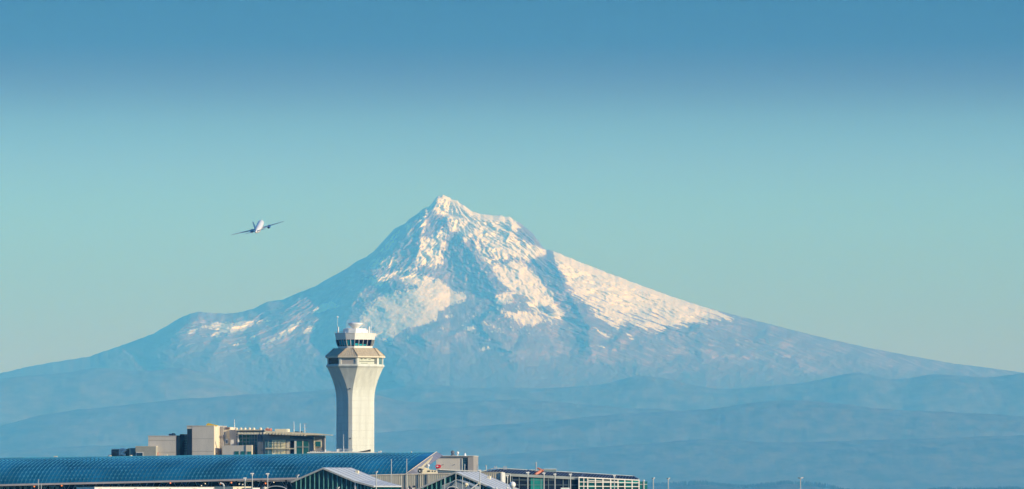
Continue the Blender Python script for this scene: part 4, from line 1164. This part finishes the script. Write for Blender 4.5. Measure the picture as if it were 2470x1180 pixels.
# ------------------------------------------------------------------ grey block behind with a red sign
def grey_block():
    T = Thing('grey_block', 'boxy grey building with a tall glass slot and a red sign behind the right gable', 'building', 1128, 2420, 6)
    w = MB(); T.face(w, 1052, 1114, 1105, 0, 0, 14, ground=True); wl = T.part('front_wall', w, CONC2)
    p_ = MB(); T.face(p_, 1051.5, 1129, 1100.8, 1104.9, -.2, 14); T.part('dark_parapet', p_, DARKW)
    p_ = MB(); T.face(p_, 1050.5, 1142.5, 1099.4, 1100.7, -.5, 14.2); T.part('roof_edge', p_, WHITE)
    g_ = MB(); T.face(g_, 1116, 1128, 1105, 0, .4, 12, ground=True); gl = T.part('glass_slot', g_, GBLUE)
    b_ = MB()
    for py in (1108, 1113, 1118, 1123): T.face(b_, 1117, 1127, py - .3, py + .3, .25, .38)
    T.part('glazing_bar', b_, GPALE, gl)
    r_ = MB(); T.face(r_, 1128.6, 1142, 1100.9, 0, -.1, 14, ground=True); T.part('right_wall', r_, GREYW)
    e_ = MB(); T.face(e_, 1114, 1115.2, 1106, 1140, -.25, .3); T.part('white_edge', e_, WHITE)
    m_ = MB()
    for a_, b2 in (((1064.5, 1122.6), (1070, 1120.5)), ((1092, 1122.6), (1097.5, 1120.3))): m_.tube(T.p(*a_, -.15), T.p(*b2, -.15), .12, n=4)
    T.each('wall_mark', m_, DARKW, wl)
    s_ = MB(); pts = []
    for i in range(20):
        a = 2 * math.pi * i / 20
        pts.append((T.x(1057.3) + .86 * math.copysign(abs(math.cos(a)) ** .6, math.cos(a)), T.z(1125) + .56 * math.copysign(abs(math.sin(a)) ** .6, math.sin(a))))
    s_.slab(pts, -.45, -.2); sg = T.part('red_sign', s_, REDP)
    s_ = MB(); pts = [(T.x(1055.3) + .34 * math.cos(2 * math.pi * i / 14), T.z(1124.9) + .2 * math.sin(2 * math.pi * i / 14)) for i in range(14)]
    s_.slab(pts, -.5, -.46); T.part('white_emblem', s_, WHITE, sg)
    q = MB(); q.lathe(T.p(1092.5, 1099.6, 3), [(.9, 0), (.5, .5), (.42, .55)], 12); q.lathe(T.p(1092, 1095.8, 3), [(.35, 0), (.62, .5), (.5, 1.0), (.1, 1.2)], 12); T.part('dark_cowl', q, DARKW)
    q = MB(); q.ball(T.p(1104, 1092.5, 3), .46); q.tube(T.p(1104, 1099.6, 3), T.p(1104, 1093, 3), .15); T.part('white_globe', q, WHITE)
    q = MB(); q.lathe(T.p(1121.5, 1099.5, 3), [(.45, 0), (.3, .6), (.05, .95)], 10); T.each('cone_vent', q, WHITE)
    q = MB(); q.lathe(T.p(1054.3, 1099.5, 3), [(.35, 0), (.3, .5), (.05, .7)], 10); T.each('cone_vent', q, CREAM)
    t_ = MB()
    for px_ in (1062, 1068, 1078): t_.tube(T.p(px_, 1099.6, 2), T.p(px_, 1097.2, 2), .07, n=4)
    T.each('small_aerial', t_, STEEL)
grey_block()

def link_roof():
    T = Thing('link_building', 'low link with bright white roof edge and blue fascia right of the red sign', 'building', 1110, 2330, 0)
    P_ = lambda a, b: (T.x(a), T.z(b))
    w = MB(); w.slab([(T.x(1054), 0), (T.x(1162), 0), P_(1162, 1141), P_(1054, 1140)], .5, 10); T.part('wall', w, BLACK)
    f_ = MB(); f_.slab([P_(1054, 1139.5), P_(1162, 1140.8), P_(1163, 1137.6), P_(1100, 1135.4), P_(1056, 1132.4)], .1, .49); T.part('fascia', f_, mat('slate blue fascia', (.12, .19, .26), .5))
    e_ = MB(); e_.slab([P_(1056, 1133.5), P_(1100, 1135.9), P_(1164, 1138.4), P_(1164, 1136.4), P_(1100, 1133.6), P_(1062, 1131.8)], -.3, .09); T.part('roof_edge', e_, WHITE)
    c_ = MB(); T.face(c_, 1155, 1165, 1135.8, 1139, -.6, -.31); T.part('corner_cap', c_, CREAM)
    for px_, tp in ((1151.8, 1122), (1172.5, 1121.5)):
        m_ = MB(); q, q2 = T.p(px_, 1138, 1), T.p(px_, tp + 3, 1)
        m_.tube(q, q2, .2)
        m_.tube(q2, T.p(px_ - 2.2, tp, 1), .14, n=4); m_.tube(q2, T.p(px_ + 2.2, tp, 1), .14, n=4)
        if px_ > 1160: m_.box(T.x(1170.5, 1), T.x(1174.5, 1), .6, 1.4, 0, T.z(1137.5))
        T.part('forked_aerial', m_, STEEL)
link_roof()

def beige_block():
    T = Thing('beige_block', 'beige ribbed block with one edge painted bright as if sunlit left of the dark glass concourse', 'building', 1208, 2112, 8)
    w = MB(); T.face(w, 1158, 1207.5, 1140, 0, 0, 5, ground=True); wl = T.part('wall', w, mat('stained beige cladding', (.66, .60, .48), .9, var=.16, scale=1.1, streak=10))
    r_ = MB()
    for i in range(10): T.face(r_, 1159 + i * 5, 1160 + i * 5, 1141.5, 1180, -.1, -.01)
    T.part('rib', r_, mat('beige rib', (.52, .46, .36), .9, var=.2), wl)
    e_ = MB(); T.face(e_, 1207.8, 1211.2, 1139.6, 0, -.6, 5, ground=True); T.part('painted_sunlit_edge', e_, WHITE)  # white strip paints the sunlit side of the block
    c_ = MB(); T.face(c_, 1157.5, 1207.6, 1138.8, 1139.9, -.2, 5); T.part('coping', c_, CREAM)
beige_block()

# ------------------------------------------------------------------ dark glass concourse on the right
def concourse():
    T = Thing('glass_concourse', 'long dark glass concourse with a navy panelled roof and a white gridded bay', 'concourse', 1400, 2150, -18)
    topl = lambda px_: np.interp(px_, [1160, 1194, 1400, 1529, 1539], [1138.5, 1129.6, 1140.8, 1149, 1156.5])
    botl = lambda px_: np.interp(px_, [1160, 1210, 1400, 1541], [1139.8, 1141, 1150.6, 1157])
    # body
    b_ = MB(); xa_, xb_ = T.x(1211.5), T.x(1542)
    b_.slab([(xa_, 0), (xb_, 0), (xb_, T.z(1157.5, xb_)), (xa_, T.z(1143, xa_))], .0, 16); body = T.part('glass_wall', b_, GDARK)
    # sloping roof face, rising to the back
    RY = 9.0
    ro = MB()
    cols = [1160, 1194, 1260, 1330, 1400, 1470, 1529, 1541]
    lo = [T.p(c, botl(c), -.6) for c in cols]
    hi = [T.p(min(c + (18 if c > 1180 else 3), 1532) if c < 1530 else 1539, topl(min(c + (18 if c > 1180 else 3), 1529)) if c < 1530 else 1155, RY) for c in cols]
    vs = lo + hi; n = len(cols)
    back = [(q[0], RY + 9, q[2] - 1.2) for q in hi]
    fs = [(i, i + 1, i + 1 + n, i + n) for i in range(n - 1)] + [(i + n, i + 1 + n, i + 1 + 2 * n, i + 2 * n) for i in range(n - 1)]
    ro.add(vs + back, fs); roof = T.part('panelled_roof', ro, PANEL)
    sm = MB()
    px_ = 1172
    while px_ < 1534:
        a_ = T.p(px_, botl(px_), -.66); pu = px_ + (13 if px_ < 1400 else 9 if px_ < 1470 else 4); pu = min(pu, 1531)
        hh = T.p(pu, topl(pu), RY - .05)
        sm.tube(Vector(a_) + Vector((0, 0, .06)), Vector(hh) + Vector((0, 0, .06)), .055 if px_ < 1400 else .07, n=4); px_ += 7.3
    a_ = T.p(1403, botl(1403), -.7); sm.tube(a_, T.p(1407, topl(1407), RY), .15, n=4)
    T.part('panel_seam', sm, mat('pale panel seam', (.16, .22, .34), .5), roof)
    rd = MB(); cc = [1160, 1194, 1400, 1529, 1541]
    for c0_, c1_ in zip(cc, cc[1:]):
        y0r = RY if c0_ < 1529 else RY
        rd.tube(T.p(c0_, topl(c0_) - .4, RY), T.p(min(c1_, 1541), (topl(c1_) if c1_ < 1541 else 1156) - .4, RY if c1_ < 1541 else 0), .17, n=4)
    T.part('ridge_cap', rd, mat('pale ridge cap', (.45, .52, .52), .5), roof)
    # fascia
    f_ = MB()
    P_ = lambda a, b, y: (T.x(a, y), T.z(b, T.x(a, y), y))
    f_.slab([P_(1212, 1148, -.9), P_(1400, 1157.5, -.9), P_(1400, 1151, -.9), P_(1212, 1141.5, -.9)], -.9, -.3); T.part('fascia', f_, mat('weathered grey fascia', (.24, .27, .28), .6, var=.25, scale=.12))
    # mullions / transoms of the dark part
    mu = MB()
    for px_ in (1225, 1235.5, 1252.5, 1287.5, 1305, 1323, 1358.5, 1372): T.face(mu, px_ - .55, px_ + .55, 1148, 1190, -.25, -.02)
    for py in (1158, 1170): T.face(mu, 1238, 1340 if py == 1158 else 1394, py - .4, py + .4, -.4, -.26)
    T.part('mullion', mu, mat('slate blue mullion', (.14, .22, .27), .5), body)
    tp = MB(); T.face(tp, 1280, 1309, 1152.5, 1190, -.18, -.02); T.part('teal_panel', tp, mat('teal glass panel', (.01, .21, .20), .2, var=.2), body)
    df = MB()
    T.face(df, 1218, 1219.5, 1143, 1190, -1.2, -1.0); T.face(df, 1230.5, 1232, 1143, 1190, -1.2, -1.0); T.face(df, 1218, 1232, 1143, 1144.5, -1.4, -1.21)
    T.part('door_portal', df, STEEL)
    bx = MB(); T.face(bx, 1353, 1374, 1176.5, 1190, -1.6, -1.0); T.part('canopy_box', bx, STEEL)
    # white gridded bay
    y_ = -1.5
    gtop = lambda px_: np.interp(px_, [1396, 1543], [1151.6, 1158.5])
    gb = MB(); xa_, xb_ = T.x(1396.5, y_), T.x(1542, y_)
    gb.slab([(xa_, 0), (xb_, 0), (xb_, T.z(1159, xb_, y_)), (xa_, T.z(1152.5, xa_, y_))], y_, -.95); bay = T.part('bay_glass', gb, GREENG)
    fr = MB()
    for px_ in (1396.8, 1408.5, 1418, 1436.5, 1454.7, 1473.4, 1491, 1507.4, 1525, 1541.6):
        w_ = 1.1 if px_ not in (1408.5,) else .7
        T.face(fr, px_ - w_, px_ + w_, gtop(px_), 1192, y_ - .3, y_ - .02)
    for off, th, pa, pb in ((0, 1.3, 1395.5, 1543), (6.3, .7, 1418, 1491), (11, .9, 1395.5, 1543), (21.5, .9, 1395.5, 1543)):
        xa_, xb_ = T.x(pa, y_ - .45), T.x(pb, y_ - .45)
        za_, zb_ = T.z(gtop(pa) + off + (4 if off == 11 and pa < 1400 else 0) * 0 + (3 if off == 11 else 0) * 0, xa_, y_), T.z((gtop(pb) + off - (4.5 if off == 11 else 6 if off > 20 else 0)), xb_, y_)
        fr.slab([(xa_, za_ - th * .117), (xb_, zb_ - th * .117), (xb_, zb_ + th * .117), (xa_, za_ + th * .117)], y_ - .45, y_ - .31)
    T.part('white_frame', fr, WHITE, bay)
    tp = MB()
    for a_, b_ in ((1493, 1506), (1509, 1523.5), (1527, 1540)): T.face(tp, a_, b_, 1160.5, 1166.5, y_ - .15, y_ - .02)
    for a_, b_ in ((1420, 1435), (1510, 1522), (1475.5, 1489)): T.face(tp, a_, b_, 1171, 1176.5, y_ - .15, y_ - .02)
    T.each('teal_pane', tp, mat('bright teal pane', (.01, .24, .23), .2), bay)
    # glass tail
    tl = MB(); T.face(tl, 1543.6, 1561.5, 1161.5, 0, -.2, 8, ground=True); tail = T.part('glass_tail', tl, GTEAL)
    tm = MB(); T.face(tm, 1543.6, 1561.5, 1168.2, 1168.9, -.35, -.21); T.face(tm, 1551.5, 1554.5, 1159, 1190, -.5, -.36); T.part('tail_post', tm, WHITE, tail)
    # small aerials on the roof line
    for px_, tp_, bt in ((1193, 1124, 1131), (1197.5, 1124, 1131), (1215, 1125, 1133), (1218, 1124, 1150), (1221.5, 1125, 1133), (1293.2, 1114.5, 1137)):
        a_ = MB(); a_.tube(T.p(px_, bt, RY - 2), T.p(px_, tp_, RY - 2), .12 if px_ != 1293.2 else .2); T.part('aerial', a_, STEEL, roof)
    bx = MB(); T.face(bx, 1312, 1341, 1132.4, 1140, RY - 1.5, RY - .5); T.part('roof_cabinet', bx, mat('slate cabinet', (.10, .17, .20), .5), roof)
    bx = MB(); T.face(bx, 1311, 1344, 1131, 1132.2, RY - 1.7, RY - .3); T.part('cabinet_lid', bx, STEEL, roof)
concourse()
def hoist():
    T = Thing('roof_hoist', 'faded red bent hoist arm leaning on the navy panelled roof', 'hoist', 1300, 2146, 6)
    b_ = MB(); b_.tube(T.p(1290, 1146, -.8), T.p(1304, 1136.4, 3), .42, .42, 8); T.part('lower_arm', b_, PINK)
    b_ = MB(); b_.tube(T.p(1311, 1136.6, 3.2), T.p(1296.5, 1129, 3.2), .34, .22, 8); T.part('upper_arm', b_, PINK)
hoist()

def globe():
    T = Thing('white_radome', 'white ball radome on a post in front of the dark glass concourse', 'radome', 1236.3, 2060, 0)
    b_ = MB(); b_.ball((0, 0, T.z(1169.3)), .86, 20); T.part('ball', b_, mat('clean white shell', (.88, .87, .85), .5, var=.03), smooth=True)
    b_ = MB(); b_.tube((0, 0, 0), (0, 0, T.z(1176.4)), .35, .3, 10); T.each('post', b_, STEEL)
    b_ = MB(); b_.box(T.x(1238), T.x(1247), -.4, .4, T.z(1184), T.z(1178)); T.part('bracket', b_, WARM)
globe()

# ------------------------------------------------------------------ lamp posts
def lamp(px_, py_, D, label, w=8, r_=.13, kind='flat', group='lamp posts around the terminal'):
    T = Thing('lamp_post', label, 'lamp post', px_, D, 0, group)
    m = K * D
    zt = T.z(py_)
    p_ = MB(); p_.tube((0, 0, 0), (0, 0, zt - .05), r_ * 1.5, r_, 8); T.part('pole', p_, mat_pole)
    h_ = MB()
    hw = w * m / 2
    if kind == 'flat':
        h_.add([(-hw, -.3, zt + .18), (hw, -.3, zt + .22), (hw, .3, zt + .22), (-hw, .3, zt + .18), (-hw * .9, -.25, zt + .5), (hw * .9, -.25, zt + .54), (hw * .9, .25, zt + .54), (-hw * .9, .25, zt + .5)],
               [(3, 2, 1, 0), (4, 5, 6, 7), (0, 1, 5, 4), (1, 2, 6, 5), (2, 3, 7, 6), (3, 0, 4, 7)])
        h_.lathe((0, 0, zt - .35), [(r_, 0), (hw * .55, .54)], 8)
        T.part('lamp_head', h_, WHITE)
    elif kind == 'pair':
        h_.hexa([(-hw, -.3, zt - .05), (-hw * .1, -.3, zt - .12), (-hw * .1, .3, zt - .12), (-hw, .3, zt - .05), (-hw, -.3, zt + .22), (-hw * .1, -.3, zt + .16), (-hw * .1, .3, zt + .16), (-hw, .3, zt + .22)])
        T.part('lamp_head', h_, DARKW)
        h_ = MB(); h_.hexa([(hw * .1, -.35, zt - .16), (hw, -.35, zt + .02), (hw, .25, zt + .02), (hw * .1, .25, zt - .16), (hw * .1, -.35, zt + .18), (hw, -.35, zt + .4), (hw, .25, zt + .4), (hw * .1, .25, zt + .18)])
        T.part('lamp_head', h_, WHITE)
        h_ = MB(); h_.lathe((0, 0, zt - .4), [(r_, 0), (hw * .5, .22)], 8); T.part('bracket', h_, WHITE)
    elif kind == 'hook':
        pts = [(0, 0, zt - .1), (-.1, 0, zt + .35), (-.5, 0, zt + .65), (-1.1, 0, zt + .8)]
        for a_, b_ in zip(pts, pts[1:]): h_.tube(a_, b_, .22, .2, 8)
        T.part('lamp_head', h_, WHITE)
    elif kind == 'stub':
        h_.lathe((0, 0, zt - .1), [(.25, 0), (.3, .15), (.2, .4)], 8); T.part('lamp_head', h_, WHITE)
    return T
mat_pole = mat('pale lamp pole', (.52, .55, .54), .5, var=.06)
LAMPS = [
    (591, 1156.5, 2160, 'shortest of the three flat headed lamp posts before the glass vault', 8, 'flat'),
    (608.5, 1145.5, 2150, 'middle one of the three flat headed lamp posts before the glass vault', 9, 'flat'),
    (645.5, 1146, 2150, 'flat headed lamp post right of the pair, just left of the arched shelter', 9, 'flat'),
    (540, 1172, 2185, 'white hook shaped lamp above the long white shed', 6, 'hook'),
    (717.5, 1147.5, 2130, 'twin headed lamp post at the left eave of the left glass gable', 9, 'pair'),
    (907.5, 1139.5, 2080, 'lamp post with pale twin head in front of the grey service block', 8, 'pair'),
    (1157.4, 1138, 2040, 'stout pale lamp post crossing the seamed roof of the right gable', 7, 'flat'),
    (1224, 1150.5, 2070, 'lamp post inside the doorway portal of the dark glass concourse', 7, 'flat'),
    (1273, 1143, 2080, 'lamp post in front of the dark glass, first right of the white ball', 9, 'flat'),
    (1312, 1144.5, 2080, 'lamp post beside the teal glass panel', 8, 'flat'),
    (1338.5, 1147, 2080, 'lamp post midway along the dark glass, right of the teal panel', 7.5, 'flat'),
    (1376, 1147.3, 2080, 'lamp post just left of the white gridded bay', 8, 'flat'),
    (1482, 1151, 2080, 'lamp post whose head stands against the navy panelled roof', 7, 'flat'),
    (1553, 1160, 2120, 'cream lamp post at the glass tail of the concourse', 4, 'stub'),
    (1575.8, 1154.2, 2300, 'first free standing lamp post right of the concourse', 8, 'pair'),
    (1612, 1155, 2300, 'second free standing lamp post right of the concourse', 8, 'pair'),
    (1931, 1153.6, 2500, 'lone lamp post far to the right above the tree line', 13, 'pair'),
    (1197.5, 1178.5, 2045, 'short white topped lamp post under the lower roof edge of the right gable', 4, 'stub'),
    (1223.5, 1178, 2046, 'short white topped lamp post left of the white ball', 4, 'stub'),
    (815, 1177.5, 2060, 'short lamp post with a tilted twin head before the left glass gable', 9, 'pair'),
]
for px_, py_, D_, lb, w_, kd in LAMPS: lamp(px_, py_, D_, lb, w_, kind=kd)

def pole(px_, tp, D, label, r_=.13):
    T = Thing('slender_pole', label, 'pole', px_, D, 0, 'slender poles among the terminal roofs')
    b_ = MB(); b_.tube((0, 0, 0), (0, 0, T.z(tp)), r_ * 1.3, r_ * .8, 6); T.part('pole', b_, mat_pole)
    b_ = MB(); b_.lathe((0, 0, T.z(tp)), [(r_ * 1.6, 0), (r_ * 1.6, .12), (.02, .3)], 6); T.part('finial', b_, STEEL)
for a_ in ((944, 1110, 2200, 'tall thin pole against the vault above the grey service block'),
           (981, 1109, 2200, 'thin pole against the vault beside its raking end frame'),
           (1072.5, 1153, 2045, 'thin pole crossing the left slope of the right glass gable'),
           (1115.5, 1149, 2045, 'thin pole just right of the porch peak'),
           (1121, 1122, 2250, 'slim pole rising in front of the glass slot of the boxy grey building'),
           (1099.5, 1143, 2048, 'short thin pole exactly under the peak of the right glass gable'),
           (92.8, 1158.5, 2190, 'thin pale pole against the left end of the glass vault'),
           (99.5, 1170, 2190, 'pinkish short pole close to the left end of the vault')):
    pole(*a_)

# ------------------------------------------------------------------ airliner climbing away
def airliner():
    D = 4800
    m = K * D
    body = bpy.data.objects.new('airliner', None); COL.objects.link(body)
    tagset(body, 'white twin engined airliner climbing away, banked slightly left of the peak', 'airliner')
    tail, nose = P(619.5, 566, D), P(629, 531.5, D)
    f0 = (nose - tail); L_ = 37.6
    dy = math.sqrt(L_ ** 2 - f0.x ** 2 - f0.z ** 2)
    f = Vector((f0.x, dy, f0.z)).normalized()
    up0 = Vector((-.25, 0, 1)).normalized()
    r_ = f.cross(up0).normalized(); up = r_.cross(f).normalized()
    M = Matrix((r_, f, up)).transposed().to_4x4()      # local x right, y forward, z up
    mid = (tail + nose) / 2; mid.y = D
    body.matrix_world = Matrix.Translation(mid) @ M
    Wp = mat('white aircraft paint', (.84, .82, .82), .3, var=.03, scale=.3)
    Wg = mat('grey wing skin', (.36, .38, .42), .35, var=.08, scale=.3)
    Nv = mat('dark blue tail paint', (.03, .10, .28), .35, var=.05, scale=.3)
    def pt(name, mb, mt_, smooth=False, parent=None): return link_mesh(name, mb.v, mb.f, mt_, parent or body, smooth=smooth)
    fu = MB(); n = 20
    prof = [(-18.8, .25, .9), (-18.2, .55, .8), (-15, 1.05, .55), (-11, 1.6, .25), (-7, 1.95, .05), (-3, 2.0, 0), (8, 2.0, 0), (13, 1.95, 0), (15.5, 1.7, -.05), (17.3, 1.25, -.2), (18.4, .7, -.35), (18.8, .15, -.45)]
    vs = []; fs = []
    for y, r, zc in prof:
        for i in range(n):
            a = 2 * math.pi * i / n; vs.append((r * math.cos(a), y, zc + r * math.sin(a)))
    for k_ in range(len(prof) - 1):
        for i in range(n):
            j = (i + 1) % n; fs.append((k_ * n + i, k_ * n + j, k_ * n + n + j, k_ * n + n + i))
    fs += [tuple(range(n)), tuple(range(len(prof) * n - 1, len(prof) * n - n - 1, -1))]
    fu.add(vs, fs); fo = pt('fuselage', fu, Wp, True)
    def wing(mb, sgn, root, tip, yr, yt, cr_, ct, zr, zt, th):
        q = []
        for x, y, c, z, t_ in ((root, yr, cr_, zr, th), (tip, yt, ct, zt, th * .35)):
            q.append([(sgn * x, y, z), (sgn * x, y - c * .35, z + t_), (sgn * x, y - c, z), (sgn * x, y - c * .35, z - t_ * .6)])
        a_, b_ = q
        fs_ = [(0, 1, 5, 4), (1, 2, 6, 5), (2, 3, 7, 6), (3, 0, 4, 7), (3, 2, 1, 0), (4, 5, 6, 7)]
        if sgn < 0: fs_ = [f_[::-1] for f_ in fs_]
        mb.add(a_ + b_, fs_)
    for sgn in (1, -1):
        w = MB(); wing(w, sgn, 1.2, 6, 5.0, 2.2, 7.5, 4.6, -1.1, -.6, .42); wing(w, sgn, 6, 17.3, 2.2, -4.6, 4.6, 1.3, -.6, .75, .18)
        wo_ = pt('wing', w, Wg)
        h = MB(); wing(h, sgn, .5, 6.4, -13.6, -17.0, 3.6, 1.5, .9, 1.3, .16); pt('tailplane', h, Wg)
        e = MB()
        for (yy, rr), (y2, r2) in zip(((6.4, .95), (5.6, 1.1), (4.0, 1.08), (2.4, .75)), ((5.6, 1.1), (4.0, 1.08), (2.4, .75), (1.6, .45))):
            e.tube((sgn * 5.6, yy, -2.0), (sgn * 5.6, y2, -2.0), rr, r2, 14)
        eo = pt('engine', e, Nv)
        e = MB(); e.tube((sgn * 5.6, 1.75, -2.0), (sgn * 5.6, 1.5, -2.0), .55, .5, 12); pt('exhaust', e, BLACK, parent=eo)
        p_ = MB(); p_.box(sgn * 5.5 - .12, sgn * 5.5 + .12, 0.5, 4.2, -1.3, -.6); pt('pylon', p_, Wg, parent=wo_)
    fn = MB()
    fn.add([(-.18, -11.6, 1.7), (.18, -11.6, 1.7), (.18, -17.4, 1.4), (-.18, -17.4, 1.4), (-.06, -16.6, 7.6), (.06, -16.6, 7.6), (.06, -18.9, 7.6), (-.06, -18.9, 7.6)],
           [(0, 1, 2, 3), (7, 6, 5, 4), (0, 4, 5, 1), (1, 5, 6, 2), (2, 6, 7, 3), (3, 7, 4, 0)])
    pt('tail_fin', fn, Nv)
airliner()
# ------------------------------------------------------------------ haze (the air itself)
hm = bpy.data.materials.new('haze')
hm.use_nodes = True
t = hm.node_tree; t.nodes.clear()
ho = t.nodes.new('ShaderNodeOutputMaterial')
pv = t.nodes.new('ShaderNodeVolumePrincipled')
pv.inputs['Color'].default_value = (.098, .475, 1.0, 1)
pv.inputs['Absorption Color'].default_value = (1, 1, 1, 1)
pv.inputs['Density'].default_value = 2.8e-5
pv.inputs['Anisotropy'].default_value = -0.25
t.links.new(pv.outputs[0], ho.inputs['Volume'])
x0, x1, y0, y1, z0_, z1_ = -26000, 26000, -3000, 85000, -1.5, 3000
hv = [(x, y, z) for z in (z0_, z1_) for y in (y0, y1) for x in (x0, x1)]
hf = [(0, 2, 3, 1), (4, 5, 7, 6), (0, 1, 5, 4), (2, 6, 7, 3), (0, 4, 6, 2), (1, 3, 7, 5)]
hz = link_mesh('haze', hv, hf, hm)
tagset(hz, 'thin blue air haze fading the far hills', kind='stuff')
